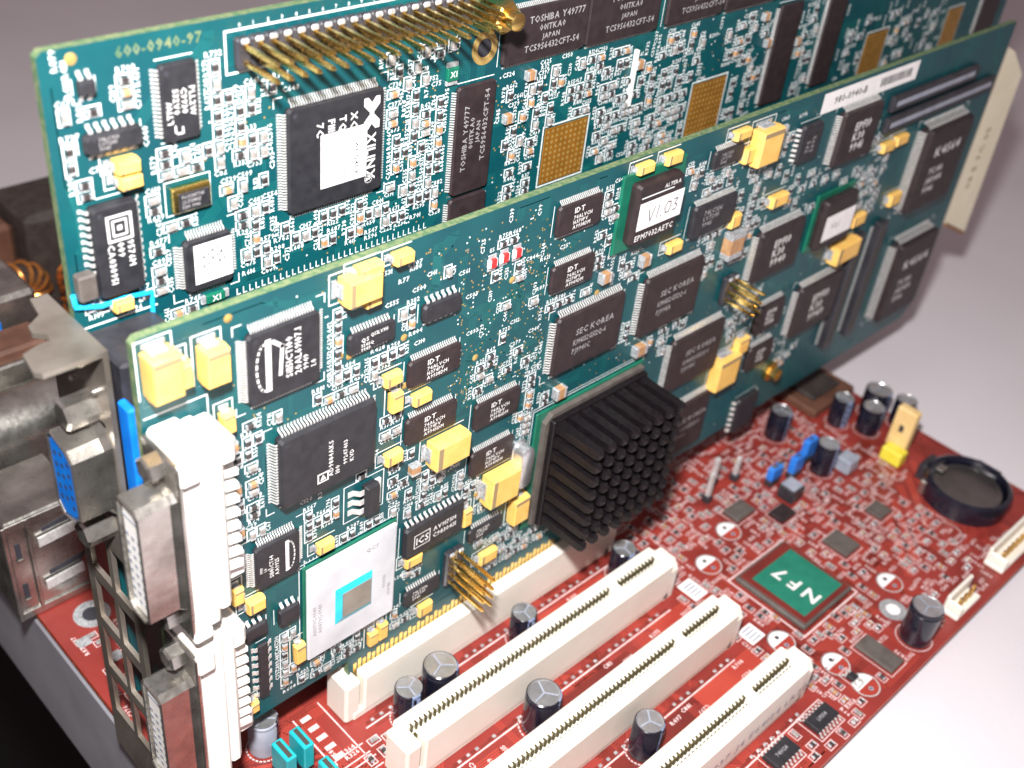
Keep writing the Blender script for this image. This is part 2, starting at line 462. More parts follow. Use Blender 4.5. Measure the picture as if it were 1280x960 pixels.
TANT_FRONT=[
(-41.02, -36.11, 106.01, 113.53, 4.0),
(-36.24, -33.97, 106.17, 110.46, 3.0),
(-32.14, -28.07, 104.87, 111.12, 3.6),
(-29.19, -26.76, 93.36, 97.22, 2.0),
(-3.3, 1.59, 113.37, 115.93, 2.6),
(-6.23, 0.6, 109.37, 114.17, 3.6),
(-1.56, 1.7, 106.89, 108.83, 2.2),
(4.44, 8.19, 113.02, 115.07, 2.4),
(3.67, 7.42, 87.97, 90.37, 2.0),
(5.31, 7.94, 81.44, 85.59, 2.0),
(10.78, 14.9, 80.43, 82.85, 2.0),
(4.75, 8.64, 68.85, 71.5, 2.0),
(15.76, 24.58, 63.06, 69.07, 3.8),
(32.65, 41.1, 43.29, 51.13, 3.8),
(42.04, 46.7, 32.11, 39.34, 2.8),
(27.38, 29.76, 39.37, 44.03, 1.5),
(33.99, 39.05, 23.66, 26.81, 1.8),
(11.5, 15.78, 37.07, 39.64, 1.8),
(-10.69, -7.01, 55.14, 57.47, 1.8),
(-26.38, -22.74, 49.83, 52.71, 2.2),
(-29.08, -26.88, 53.74, 57.41, 1.8),
(2.54, 4.94, 19.15, 22.83, 1.6),
(5.1, 7.53, 19.29, 23.65, 1.6),
(16.4, 20.17, 18.6, 21.74, 1.6),
(-16.11, -13.74, 27.96, 32.93, 1.8),
(-27.21, -24.82, 21.3, 23.98, 1.8),
(66.31, 70.73, 112.65, 114.75, 2.0),
(74.99, 79.63, 112.41, 114.95, 2.0),
(82.05, 86.4, 89.5, 91.87, 2.0),
(106.52, 114.47, 104.28, 112.73, 3.6),
(103.43, 107.65, 105.48, 109.11, 2.2),
(98.41, 103.56, 112.13, 114.31, 2.0),
(120.24, 126.56, 89.45, 92.41, 2.2),
(159.69, 170.68, 60.97, 66.47, 3.6),
(166.03, 172.15, 70.06, 73.37, 2.0),
(185.12, 190.38, 70.89, 74.61, 2.0),
(170.25, 175.74, 90.99, 93.61, 2.0),
(176.96, 182.6, 91.37, 94.02, 2.0),
(104.47, 107.89, 88.86, 92.28, 2.0),
(113.81, 122.68, 38.01, 47.31, 3.4),
(122.24, 126.86, 45.64, 50.4, 2.2),
]
CER_FRONT=[
(-28.59, -26.46, 88.42, 90.99, 1.6),
(-28.49, -26.29, 78.94, 81.58, 1.6),
(-28.53, -26.1, 69.08, 71.79, 1.6),
(73.41, 76.34, 88.87, 91.6, 1.6),
(60.65, 63.67, 89.17, 91.6, 1.6),
(105.3, 110.61, 80.3, 87.22, 2.6),
(51.56, 54.65, 63.07, 65.92, 1.8),
(77.49, 81.63, 63.6, 66.25, 1.8),
(11.41, 13.67, 62.65, 65.22, 1.6),
]
CHIPS_BACK=[
('ssop', -23.69, -17.68, 133.4, 145.44, 1.4, 'LR', 0.64, 'philips'),
('soic', -36.17, -27.2, 134.47, 137.59, 1.8, 'TB', 1.27, 'grey'),
('soic', -35.87, -33.35, 143.33, 145.48, 1.5, 'TB', 1.27, ''),
('soic', -36.89, -29.43, 110.86, 126.47, 2.2, 'LR', 1.27, 'issi'),
('qfp', -22.05, -13.33, 106.32, 115.84, 1.5, 'LTRB', 0.5, 'lab64'),
('qfp', -1.98, 17.78, 114.83, 133.92, 1.5, 'LTRB', 0.5, 'xil'),
('tsop', 35.46, 45.17, 107.47, 129.62, 1.1, 'LR', 0.5, 'tosv'),
('tsop', 46.17, 68.69, 131.47, 142.0, 1.1, 'TB', 0.5, 'tosh'),
('tsop', 69.17, 91.19, 131.21, 142.82, 1.1, 'TB', 0.5, 'tosh'),
('tsop', 94.21, 113.84, 131.05, 142.91, 1.1, 'TB', 0.5, 'tosb'),
('tsop', 115.06, 135.85, 130.83, 142.82, 1.1, 'TB', 0.5, 'tosb'),
('tsop', 138.63, 148.08, 103.33, 128.66, 1.1, 'LR', 0.5, ''),
('tsop', 160.79, 169.11, 103.79, 128.4, 1.1, 'LR', 0.5, ''),
('tsop', 252.53, 264.52, 101.45, 125.41, 1.1, 'LR', 0.5, ''),
]
TANT_BACK=[
(-32.17, -28.51, 130.85, 132.9, 2.8),
(-31.89, -28.37, 128.35, 130.33, 2.8),
(-35.04, -31.79, 107.86, 109.78, 2.6),
]
PADS_BACK=[
(61.41, 74.21, 102.62, 115.15, 0.25),
(110.28, 122.71, 101.54, 114.55, 0.25),
(186.66, 197.31, 101.16, 113.03, 0.25),
(232.31, 240.94, 101.29, 112.7, 0.25),
]
OSC_BACK=[
(-23.17, -16.62, 121.36, 125.54, 1.8),
]
FIELD_FRONT=[
(-8.68, 106.62, -3.02, 106.03, -2.72, 92.72, -8.63, 93.62, 8),
(-8.64, 97.8, 8.67, 95.68, 9.26, 85.68, -7.77, 89.81, 16),
(2.54, 92.17, 10.27, 90.64, 12.15, 60.72, 5.27, 62.39, 14),
(-25.04, 94.51, -18.24, 93.78, -19.09, 60.25, -26.42, 64.82, 26),
(-13.79, 67.07, 3.63, 64.32, 10.32, 49.86, -13.01, 56.46, 24),
(-2.34, 76.31, 10.83, 75.54, 10.13, 53.28, 0.02, 57.0, 10),
(6.95, 110.3, 38.72, 101.12, 34.8, 98.94, 7.5, 100.38, 3),
(23.42, 109.59, 44.03, 108.1, 49.66, 76.1, 29.14, 76.85, 9),
(38.22, 74.86, 50.06, 73.88, 51.9, 48.79, 43.75, 52.92, 12),
(26.23, 83.92, 39.39, 82.32, 40.98, 71.59, 27.35, 73.68, 6),
(9.7, 61.0, 31.17, 59.31, 33.43, 39.84, 12.56, 47.41, 18),
(7.15, 51.74, 14.61, 48.45, 16.66, 18.02, 10.75, 22.18, 12),
(-14.22, 26.71, 11.84, 22.69, 26.47, 13.82, -9.3, 19.16, 22),
(-27.99, 65.79, -23.23, 62.83, -24.59, 26.27, -28.31, 24.4, 16),
(-20.45, 41.9, -12.2, 39.48, -12.32, 18.97, -20.97, 23.36, 14),
(23.15, 50.32, 44.5, 47.93, 48.97, 17.83, 35.29, 23.79, 14),
(32.04, 30.89, 50.13, 27.65, 57.58, 15.22, 35.78, 19.56, 8),
(7.36, 102.92, 10.98, 102.4, 9.56, 96.18, 6.82, 96.43, 3),
(81.97, 109.69, 95.58, 109.88, 121.88, 88.61, 111.02, 83.28, 16),
(58.91, 112.37, 68.48, 112.38, 72.77, 85.6, 60.32, 84.06, 14),
(90.12, 91.97, 114.56, 90.76, 121.31, 73.19, 100.42, 78.08, 16),
(72.66, 75.26, 98.37, 65.35, 94.61, 57.48, 75.01, 65.6, 8),
(112.93, 59.73, 127.36, 66.41, 142.46, 37.67, 121.99, 43.56, 14),
(131.94, 96.5, 185.14, 96.63, 195.63, 72.1, 144.06, 77.46, 20),
(159.43, 84.64, 191.93, 85.55, 194.11, 51.33, 174.52, 55.19, 16),
(90.16, 109.4, 125.8, 110.28, 137.5, 84.02, 101.58, 92.54, 18),
(-9.45, 93.98, -2.72, 92.72, -4.35, 88.23, -9.44, 88.84, 5),
(45.67, 98.77, 68.33, 93.05, 65.32, 84.22, 47.78, 86.79, 7),
(139.54, 49.47, 155.65, 43.26, 155.73, 29.34, 145.14, 31.01, 6),
]
FIELD_BACK=[
(-39.49, 149.51, -34.55, 148.58, -33.39, 128.98, -39.49, 129.4, 12),
(-28.79, 147.5, -23.85, 147.75, -24.63, 139.5, -29.69, 139.39, 5),
(-16.13, 147.55, -9.45, 145.13, -5.82, 125.71, -16.74, 128.53, 22),
(-15.8, 142.61, -3.16, 138.8, -4.05, 103.79, -11.27, 106.28, 34),
(-26.61, 132.38, -18.71, 130.39, -21.24, 115.7, -26.72, 117.45, 16),
(-27.25, 125.95, -19.9, 123.87, -20.94, 100.18, -28.1, 102.94, 22),
(-12.2, 118.8, -2.13, 115.84, -2.29, 108.06, -11.12, 109.38, 8),
(-4.63, 112.74, 19.71, 111.89, 20.05, 104.25, -4.01, 105.41, 14),
(18.46, 140.04, 34.97, 137.04, 35.37, 111.72, 20.62, 112.45, 26),
(19.8, 129.77, 34.01, 126.66, 32.98, 103.76, 20.05, 104.25, 22),
(45.86, 128.85, 63.33, 128.62, 63.45, 114.99, 49.19, 111.51, 16),
(51.23, 112.72, 61.33, 113.74, 63.59, 100.34, 52.78, 101.55, 16),
(54.12, 130.39, 85.29, 127.87, 89.59, 110.74, 73.99, 110.68, 34),
(74.51, 114.2, 108.3, 114.26, 109.68, 100.03, 77.19, 101.4, 34),
(83.06, 126.56, 110.07, 127.03, 111.47, 113.61, 91.44, 114.08, 20),
(117.22, 127.64, 134.75, 126.64, 140.72, 103.28, 126.89, 100.05, 22),
(148.22, 126.42, 159.65, 124.63, 162.37, 103.0, 153.29, 102.72, 10),
(172.92, 120.45, 228.22, 113.85, 231.76, 101.19, 178.36, 101.96, 26),
(-41.6, 131.25, -35.8, 129.65, -37.06, 109.38, -39.93, 107.5, 6),
(-39.56, 110.31, -27.67, 107.42, -28.1, 102.94, -38.85, 105.58, 8),
]
MISC={'led1': (28.68, 104.86), 'led2': (31.68, 105.04), 'led3': (34.98, 104.97), 'bga': [-13.19, 8.53, 26.72, 52.2], 'die': [-5.34, 1.69, 34.95, 41.6], 'plccbase': [66.2, 83.55, 94.31, 111.17], 'v103': [65.52, 79.01, 101.38, 106.93], 'lab2': [146.66, 159.21, 73.36, 79.66], 'sticker': [134.48, 178.69, 109.52, 114.67], 'dpak': [-0.07, 3.12, 59.21, 66.39], 'hdr1': [(22.78, 34.15), (23.81, 22.21), (26.96, 34.01)], 'hdr2': [(108.3, 73.11), (109.18, 65.89), (115.0, 72.36)], 'goldscrew': (145.42, 30.33), 'crystal': [40.95, 45.31, 43.81, 55.19], 'bars': [(172.4, 66.92), (176.76, 29.59), (185.65, 65.35), (191.6, 26.91)], 'topbars': [(167.18, 108.39), (199.45, 107.19), (167.66, 103.56), (211.7, 100.3)], 'gold_l': (-0.9, 13.12), 'gold_r': (60.08, 16.97), 'xlabel': [4.4, 14.12, 118.17, 128.03], 'l64': [-20.52, -13.55, 107.68, 114.91], 'wire': [(-40.69, 112.44), (-40.48, 110.19), (-36.66, 109.35), (-33.0, 109.63), (-27.85, 108.51), (-28.14, 102.45)], 'ring': (42.15, 135.73), 'ringr': (45.46, 135.13), 'blob': (35.25, 145.49), 'green1': [32.77, 35.48, 131.27, 133.8], 'green2': [-18.29, -14.76, 102.68, 104.32], 'bar': [(86.68, 127.44), (87.47, 114.95)], 'conn': [(-39.56, 105.62), (-28.23, 106.61)], 'dots1': [(-26.22, 113.67), (-5.35, 97.89), (-3.33, 97.21), (8.64, 96.21), (27.04, 84.15), (34.8, 98.94), (61.29, 86.49), (9.48, 85.21), (31.53, 46.1), (39.8, 42.93)], 'dots2': [(-35.95, 148.4)]}
MB_={'nf_st': [(119.7, -34.6), (119.9, -51.0), (102.7, -51.9), (101.4, -35.3)], 'nf': [(121.7, -31.6), (121.6, -53.4), (99.6, -53.7), (99.9, -31.6)], 'half': [(113.8, -19.1), (99.2, -23.6), (133.0, -58.4), (92.7, -51.7), (97.5, -64.5), (97.8, -72.8)], 'capBR': [(120.1, -73.1), (123.1, -71.9)], 'hole': (124.8, -64.0), 'wc1': [(134.7, -72.9), (143.1, -72.5), (148.0, -74.6), (136.2, -76.2)], 'wc2': [(162.2, -72.7), (185.8, -71.2), (161.4, -74.8)], 'ic': [(105.6, -64.4), (111.6, -64.4), (111.2, -75.4), (105.4, -75.4)], 'bat': [(182.1, -54.3), (180.6, -43.3), (195.4, -59.0)], 'caps': {(1102, 488): (195.7, -14.9), (1129, 493): (199.6, -20.3), (1057, 497): (181.2, -10.5), (1084, 508): (184.3, -16.6), (1037, 556): (157.0, -20.5), (977, 515): (159.6, -1.8), (510, 857): (7.2, -10.0), (549, 830): (15.7, -10.4), (655, 766): (42.6, -10.0), (680, 865): (28.4, -30.5), (812, 900): (41.6, -49.8), (780, 687): (77.4, -10.9), (330, 895): (-21.0, 2.6)}, 'small': (163.7, -23.6), 'blue': [(157.0, -13.6), (147.8, -15.6), (139.9, -14.1)], 'ind': (140.9, -20.4), 'yj': [(180.1, -31.8), (187.4, -27.0)], 'pins': [(132.3, -6.8), (125.7, -4.0), (117.9, -7.8)], 'teal': [(-15.9, -5.2), (-20.2, -5.4), (-15.3, -13.1)], 'soic': [(80.2, -71.4), (64.9, -70.9)], 'lab': [(88.4, -27.4), (88.9, -45.4)], 'hole2': (-30.8, 58.5), 'slotright': [(84.5, -22.5), (81.7, -45.4), (84.9, -63.5)], 'dark': [(193.5, 5.6), (194.8, -5.9), (123.6, -19.9), (156.2, -40.0)], 'flatbig': [(193.9, 10.7), (199.2, -9.2), (180.8, -5.9), (176.1, 7.7)]}# ------------------------------------------------------------------ the table and what lies below it
mb = MB(); mb.cbox(-39.2, 3000, -700, 3000, -44, -4, 'table_white', .6)
tb = obj('table', mb, kind='structure', label='white table top under the red motherboard', category='table')
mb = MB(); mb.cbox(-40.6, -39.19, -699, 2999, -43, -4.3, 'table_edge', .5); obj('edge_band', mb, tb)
mb = MB(); mb.box(-3000, 3000, -3000, 3000, -720, -700, 'floor_dark')
obj('floor', mb, kind='structure', label='dark floor below the table edge', category='floor')

# ------------------------------------------------------------------ chip lettering
def chip_text(key, x0, x1, z0, z1, y):
    lot = random.Random(int(abs(x0)*97+abs(z0)*31)); code = str(lot.choice((9938,9940,9941,9943,9945,9946,9949)))
    y -= 0.0; mb = MB(); W = x1-x0; H = z1-z0; cx = (x0+x1)/2; cz = (z0+z1)/2
    def rows(lines, x, z, h, step, d, m, squeeze=1.0):
        for i, s in enumerate(lines):
            if d == 'h': ctext(mb, s, x, z-i*step, y, h, m, d, squeeze=squeeze)
            elif d == 'u': ctext(mb, s, x+i*step, z, y, h, m, d, squeeze=squeeze)
            else: ctext(mb, s, x-i*step, z, y, h, m, d, squeeze=squeeze)
    if key in ('sil1', 'sil2'):
        m = 'print_white'; k = 1 if key == 'sil1' else .72; g = 1 if key == 'sil1' else -1
        bx = cx-W*.24*g if key=='sil1' else cx+W*.2
        zb = z0+H*.14; zt = z0+H*.88
        mb.box(bx-.55*k, bx+.55*k, y, y+.02, zb, zt, m)
        n = 10
        for s in range(n):      # the bow of the emblem
            a0 = math.pi*s/n; a1 = math.pi*(s+1)/n
            p = (bx-g*(.7+1.5*math.sin(a0))*k, y, cz-math.cos(a0)*H*.33); q = (bx-g*(.7+1.5*math.sin(a1))*k, y, cz-math.cos(a1)*H*.33)
            line(mb, p, q, .42*k, NY, m)
        if key == 'sil1':
            line(mb, (bx+1.0,y,zt-.8), (bx+2.6,y,zt-2.2), .7, NY, m); line(mb, (bx+2.6,y,zt-2.2), (bx+2.2,y,zb+2.6), .7, NY, m)
            rows(['SiI151CT100','20AL69107.1'], cx-W*.02+1.5, zb+1.2, 1.25, 1.7, 'u', m, .9)
            rows(['9949','1.0'], cx+W*.26+.8, zb+1.5, 1.0, 1.5, 'u', m, .9)
        else:
            rows(['SiI140CT64','AA9925'], cx-W*.12, zb+.4, .85, 1.15, 'u', m, .9)
            rows(['9919','1.0','E'], cx-W*.36, zb+2.6, .6, .85, 'u', m, .9)
    elif key == 'adc':
        m = 'print_white'; ax = x0+W*.37; az = z0+H*.16
        rect_outline(mb, y+.03, ax, ax+2.1, az, az+1.9, .32, m)
        mb.add([(ax+.4,y,az+.35),(ax+1.75,y,az+.35),(ax+1.05,y,az+1.6)], [(0,1,2)], m)
        rows(['AD9884AKS','100'], ax+3.2, az+.3, .95, 1.45, 'u', m)
        rows(['99247403','KVD'], ax+6.3, az+1.6, .85, 1.4, 'u', m)
    elif key == 'qs':
        m = 'print_white'; rows(['QS'], x0+W*.25, z0+H*.48, .85, 1, 'h', m); rows(['QS3LV910'], x0+W*.45, z0+H*.62, .72, 1, 'h', m, .8)
        rows(['3245Q','9949'], x0+W*.25, z0+H*.25, .62, .85, 'h', m)
    elif key == 'idt':
        m = 'print_white'
        rows(['IDT'], x0+W*.34, z0+H*.66, 1.15, 1, 'h', m, 1.05)
        rows(['74ALVCH','16%d7%dPV' % (lot.choice((2,3)), lot.choice((0,3,4))),'A'+code+'DM'], x0+W*.34, z0+H*.45, .80, 1.05, 'h', m, .95)
    elif key == 'sec':
        m = 'print_grey'; rows(['SEC KOREA'], x0+W*.28, z0+H*.60, 1.5, 1, 'h', m, .95)
        rows(['KM4132G512Q-6','PJ'+code+lot.choice('ABCK')], x0+W*.26, z0+H*.43, 1.35, 2.2, 'h', m, .72)
    elif key == 'ics':
        m = 'print_white'
        rect_outline(mb, y+.03, x0+W*.14, x0+W*.40, z0+H*.28, z0+H*.70, .22, m)
        rows(['ICS'], x0+W*.17, z0+H*.37, 1.9, 1, 'h', m, .85)
        rows(['AV9173M','C9830431'], x0+W*.46, z0+H*.54, 1.15, 1.9, 'h', m, .9)
    elif key in ('grey', 'grey2', 'greysm'):
        m = 'print_white' if key != 'grey' else 'print_grey'
        h = min(1.1, H*.17)
        if key == 'grey2': rows(['TPS','5602'], cx-.3, cz-2.5, 1.3, 2.0, 'u', 'print_grey')
        else: rows(['74LCX16','LVT245','9945'], x0+W*.22, z0+H*.66, h, h*1.35, 'h', m)
    elif key == 'blot':
        m = 'print_white'; h = min(W, H)*.15
        rows(['EPF10',lot.choice(('K30','K50','K20')),code], cx-W*.16, cz+h*.7, h, h*1.3, 'h', m)
    elif key == 'blot2':
        m = 'print_white'; h = 2.8
        rows(['K4S64'], x0+W*.22, z0+H*.66, h, h*1.5, 'h', m, 1.2); rows(['TC-80','JAPAN','9946'], x0+W*.22, z0+H*.44, 1.9, 3.0, 'h', m)
    elif key == 'philips':
        m = 'print_white'; rows(['PLL2W','C9930','S32V0'], x0+W*.74, z1-H*.32, .95, 1.35, 'd', m)
        line(mb, (x0+W*.30,y,z0+H*.10), (x0+W*.50,y,z0+H*.10), .3, NY, m); line(mb, (x0+W*.30,y,z0+H*.10), (x0+W*.30,y,z0+H*.20), .3, NY, m); line(mb, (x0+W*.50,y,z0+H*.12), (x0+W*.50,y,z0+H*.17), .3, NY, m)
        ctext(mb, 'LT1W', x0+W*.25, z0+H*.24, y, .95, m, 'u')
    elif key == 'issi':
        m = 'print_white'; a = x0+W*.30; b = x0+W*.80; c = z1-H*.38; d = z1-H*.12
        rect_outline(mb, y+.03, a, b, c, d, .42, m); rect_outline(mb, y+.03, a+.8, b-.8, c+.8, d-.8, .3, m); mb.box((a+b)/2-.4,(a+b)/2+.4,y,y+.02,(c+d)/2-.4,(c+d)/2+.4,m)
        rows(['9576M','009','CA030951'], b-.9, c-.5, 1.05, 1.6, 'd', m)
    elif key == 'xil':
        m = 'print_white'
        ex = x1-W*.13; ez = z1-H*.22          # the angular X emblem
        for s in (-1,1):      # two notched blocks meeting in a cross
            mb.add([(ex+1.6,y,ez+s*2.9),(ex+1.6,y,ez+s*1.5),(ex+.5,y,ez+s*.35),(ex-.7,y,ez+s*.35),(ex-1.8,y,ez+s*1.5),(ex-1.8,y,ez+s*2.9),(ex-.9,y,ez+s*2.9),(ex-.1,y,ez+s*1.9),(ex+.7,y,ez+s*2.9)], [(0,1,2,3,4,5,6,7,8)], m)
        mb.box(ex-.55, ex+.35, y-.004, y+.01, ez-.5, ez+.5, m)
        ctext(mb, 'XILINX', ex-1.0, ez-3.6, y, 1.9, m, 'd', squeeze=.95); ctext(mb, 'R', ex-.9, ez-12.0, y, .9, m, 'd')
        for k in range(12):
            a = 2*math.pi*k/12; b = 2*math.pi*(k+1)/12
            line(mb, (ex-.5+.8*math.cos(a),y,ez-12.3+.8*math.sin(a)), (ex-.5+.8*math.cos(b),y,ez-12.3+.8*math.sin(b)), .14, NY, m)
        for i, s in enumerate(['XC95144','TQ100CMN','F1119917','7C']): ctext(mb, s, x1-W*.36-i*2.35, z1-H*.16-.2*i, y, 1.35, m, 'd')
    elif key == 'tosv':
        m = 'print_grey'; rows(['TOSHIBA Y49777'], x0+W*.32, z0+H*.22, 1.15, 1, 'u', m, .95); rows(['001TKA0'], x0+W*.48, z0+H*.42, 1.05, 1, 'u', m); rows(['JAPAN'], x0+W*.64, z0+H*.46, .95, 1, 'u', m); rows(['TC59S6432CFT-54'], x0+W*.82, z0+H*.28, 1.15, 1, 'u', m)
    elif key in ('tosh', 'tosb'):
        m = 'print_grey'; rows(['TOSHIBA Y49777'], x0+W*.27, z0+H*.70, 1.3, 1, 'h', m, .95); rows(['001TKA0'], x0+W*.40, z0+H*.53, 1.15, 1, 'h', m)
        rows(['JAPAN'], x0+W*.44, z0+H*.37, 1.0, 1, 'h', m); rows(['TC59S6432CFT-54'], x0+W*.24, z0+H*.18, 1.25, 1, 'h', m, .95)
    return mb

LEAD = {'qfp': 1.35, 'ssop': 0.95, 'soic': 1.15, 'tsop': 0.75, 'big': 1.6}
NAMES = {'qfp': 'flat_chip', 'ssop': 'logic_chip', 'soic': 'small_chip', 'tsop': 'memory_chip', 'big': 'tall_chip', 'plcc': 'socketed_chip'}
def build_chips(root, table, yf, board, silk, rnd):
    for style, x0, x1, z0, z1, t, sides, pitch, key in table:
        brown = style in ('tsop', 'big') or key in ('sec', 'idt', 'blot', 'v103', 'lab')
        mb = MB(); off = 0.8 if style == 'plcc' else 0.0
        chip_body(mb, x0, x1, z0, z1, yf-off, t, 'chip_brown' if brown else 'chip_black')
        # a pin-one dimple is pressed into the face
        dx, dz = (x0+min(1.3,(x1-x0)*.16), z1-min(1.3,(z1-z0)*.2))
        r = min(.42, (z1-z0)*.09)
        ring = [(dx+r*math.cos(a), yf-off-t-.006, dz+r*math.sin(a)) for a in (2*math.pi*k/10 for k in range(10))]
        mb.add(ring, [tuple(range(10))], 'print_dark' if not brown else 'chip_black')
        chip = obj(NAMES[style], mb, root)
        L = LEAD.get(style, 1)
        if sides:
            pm = chip_pins(x0, x1, z0, z1, yf, t, sides, pitch, L)
            obj('pins', pm, chip, kind='stuff')
        tm = chip_text(key, x0, x1, z0, z1, yf-off-t-.012)
        if tm.v: obj('marking', tm, chip)
        gx = L+.3 if ('L' in sides or 'R' in sides) else .4
        gz = L+.3 if ('T' in sides or 'B' in sides) else .4
        board.add(x0-gx, x1+gx, z0-gz, z1+gz)
        # printed footprint
        if style in ('qfp', 'big'):
            e = L+.45; q = 1.6
            for sx in (-1,1):
                for sz in (-1,1):
                    X = x0-e if sx < 0 else x1+e; Z = z0-e if sz < 0 else z1+e
                    line(silk, (X,yf-.03,Z), (X-sx*q,yf-.03,Z), .22, NY, 'silk'); line(silk, (X,yf-.034,Z), (X,yf-.034,Z-sz*q), .22, NY, 'silk')
        elif 'T' in sides:
            rect_outline(silk, yf, x0-.45, x1+.45, z0, z1, .2, 'silk', sides='LR')
        elif 'L' in sides:
            rect_outline(silk, yf, x0, x1, z0-.45, z1+.45, .2, 'silk', sides='TB')

def put_tant(root, table, yf, board, silk):
    for x0, x1, z0, z1, t in table:
        z1 = min(z1, 149 if yf > 5 else 115.2); w = max(x1-x0, 1.4); h = max(z1-z0, 1.2)
        vert = h > w
        me = shared(('tantalum_capacitor', round(w,1), round(h,1), t), lambda: tantalum_mesh(w, h, t, vert))
        cx = (x0+x1)/2; cz = (z0+z1)/2
        link('tantalum_capacitor', me, root, (cx, yf, cz)).rotation_euler.y = math.radians(random.uniform(-1.6, 1.6))
        board.add(x0, x1, z0, z1, .7)
        g = .65
        if vert: rect_outline(silk, yf, cx-w/2-.45, cx+w/2+.45, cz-h/2-1.0, cz+h/2+1.6, .24, 'silk', sides='LTR')
        else: rect_outline(silk, yf, cx-w/2-1.5, cx+w/2+.9, cz-h/2-.45, cz+h/2+.45, .24, 'silk', sides='LTB')
        # tin pad showing beyond one end
        if vert: silk.cbox(cx-w*.38, cx+w*.38, yf-.16, yf-.01, cz+h/2+.1, cz+h/2+1.1, 'solder', .08)
        else: silk.cbox(cx-w/2-1.1, cx-w/2-.1, yf-.16, yf-.01, cz-h*.36, cz+h*.36, 'solder', .08)
def put_cer(root, table, yf, board):
    for x0, x1, z0, z1, t in table:
        w = x1-x0; h = z1-z0; vert = h > w*1.02
        me = shared(('ceramic_capacitor', round(w,1), round(h,1), t), lambda: ceramic_mesh(w, h, t, 'ceramic_brown', vert))
        link('ceramic_capacitor', me, root, ((x0+x1)/2, yf, (z0+z1)/2)); board.add(x0, x1, z0, z1, .5)

def refdes(rnd, p=None):
    return (p or rnd.choice('CRRC'))+str(rnd.randint(1, 899))
def put_fields(root, fields, yf, board, silk, rnd, limit, lim):
    kinds = [('chip_resistor','ceramic_dark')]*6+[('chip_capacitor','ceramic_grey')]*3+[('chip_capacitor','ceramic_brown')]
    made = 0
    for q in fields:
        n = q[8]; got = 0; tries = 0; lead = rnd.random() < .6
        while got < n and tries < n*14 and made < limit:
            tries += 1
            x, z = bilerp(q, rnd.random(), rnd.random())
            vert = lead if rnd.random() < .85 else not lead
            x = round(x/(2.0 if vert else 2.6))*(2.0 if vert else 2.6); z = round(z/(2.6 if vert else 1.8))*(2.6 if vert else 1.8)
            name, m = rnd.choice(kinds)
            w, h = (1.0, 1.75) if vert else (1.75, 1.0)
            if not (lim[0] < x-w and x+w < lim[1] and lim[2] < z-h and z+h < lim[3]): continue
            if not board.free(x-w/2-.4, x+w/2+.4, z-h/2-.35, z+h/2+.35): continue
            me = shared((name, m, vert), lambda: ceramic_mesh(w, h, .62 if m == 'ceramic_dark' else .85, m, vert))
            link(name, me, root, (x, yf, z)).rotation_euler.y = math.radians(rnd.uniform(-2.5, 2.5))
            rect_outline(silk, yf, x-w/2-.34, x+w/2+.34, z-h/2-.34, z+h/2+.34, .27, 'silk')
            board.add(x-w/2, x+w/2, z-h/2, z+h/2, .34)
            s = refdes(rnd, 'R' if name == 'chip_resistor' else 'C')
            th = .92
            for d, ox, oz in rnd.sample([('h', -1.1, h/2+.62), ('h', -1.1, -h/2-1.42), ('u', -w/2-.62, -1.2), ('u', w/2+1.4, -1.2)], 4):
                bx = (x+ox, x+ox+2.4, z+oz, z+oz+th) if d == 'h' else (x+ox-th, x+ox, z+oz, z+oz+2.4)
                if board.free(*bx) and lim[0] < bx[0] and bx[1] < lim[1] and lim[2] < bx[2] and bx[3] < lim[3]:
                    ctext(silk, s, x+ox, z+oz, yf-.03, th, 'silk', d, squeeze=.95); board.add(*bx); break
            got += 1; made += 1
def put_vias(vm, rnd, boxes, yf, board, r=.19):
    for x0, x1, z0, z1, n in boxes:
        for _ in range(n):
            x = round(rnd.uniform(x0,x1)/.5)*.5+rnd.choice((0,.12)); z = round(rnd.uniform(z0,z1)/.5)*.5
            if not board.free(x-r, x+r, z-r, z+r): continue
            P = [(x+r*math.cos(a), yf-.028, z+r*math.sin(a)) for a in (2*math.pi*k/8 for k in range(8))]
            vm.add(P, [tuple(range(8))], rnd.choice(('gold_dot','silk','gold_dot')))
def gold_point(root, x, z, yf, r=.62):
    mb = MB(); n = 12
    mb.loft([[(x+rr*math.cos(2*math.pi*k/n), yy, z+rr*math.sin(2*math.pi*k/n)) for k in range(n)] for rr, yy in ((r,yf-.01),(r,yf-.06),(r*.55,yf-.22),(.01,yf-.27))], 'gold_dot')
    obj('test_point', mb, root, smooth=True)
def pin_mesh(length, w=.62):
    mb = MB(); a = w/2; b = w*.22
    def ring(s, y): return [(-s,y,-s),(s,y,-s),(s,y,s),(-s,y,s)]
    mb.loft([ring(a,0), ring(a,-length+.7), ring(b,-length)], 'gold')
    return mb
def pin_header(root, xs, zs, yf, length, base_t=1.6, name='pin_header'):
    mb = MB()
    for x in xs:
        mb.cbox(x-1.25, x+1.25, yf-base_t, yf-.02, min(zs)-1.25, max(zs)+1.25, 'black_plastic', .4)
    h = obj(name, mb, root)
    mb = MB()
    for x in xs: mb.cbox(x-.75, x+.75, yf-base_t-.55, yf-base_t+.1, max(zs)+.35, max(zs)+1.35, 'solder', .3)
    obj('solder_beads', mb, h, kind='stuff')
    me = shared(('header_pin', length), lambda: pin_mesh(length))
    for x in xs:
        for z in zs:
            link('pin', me, h, (x+random.uniform(-.06,.06), yf-base_t+.3, z+random.uniform(-.06,.06)))
    return h

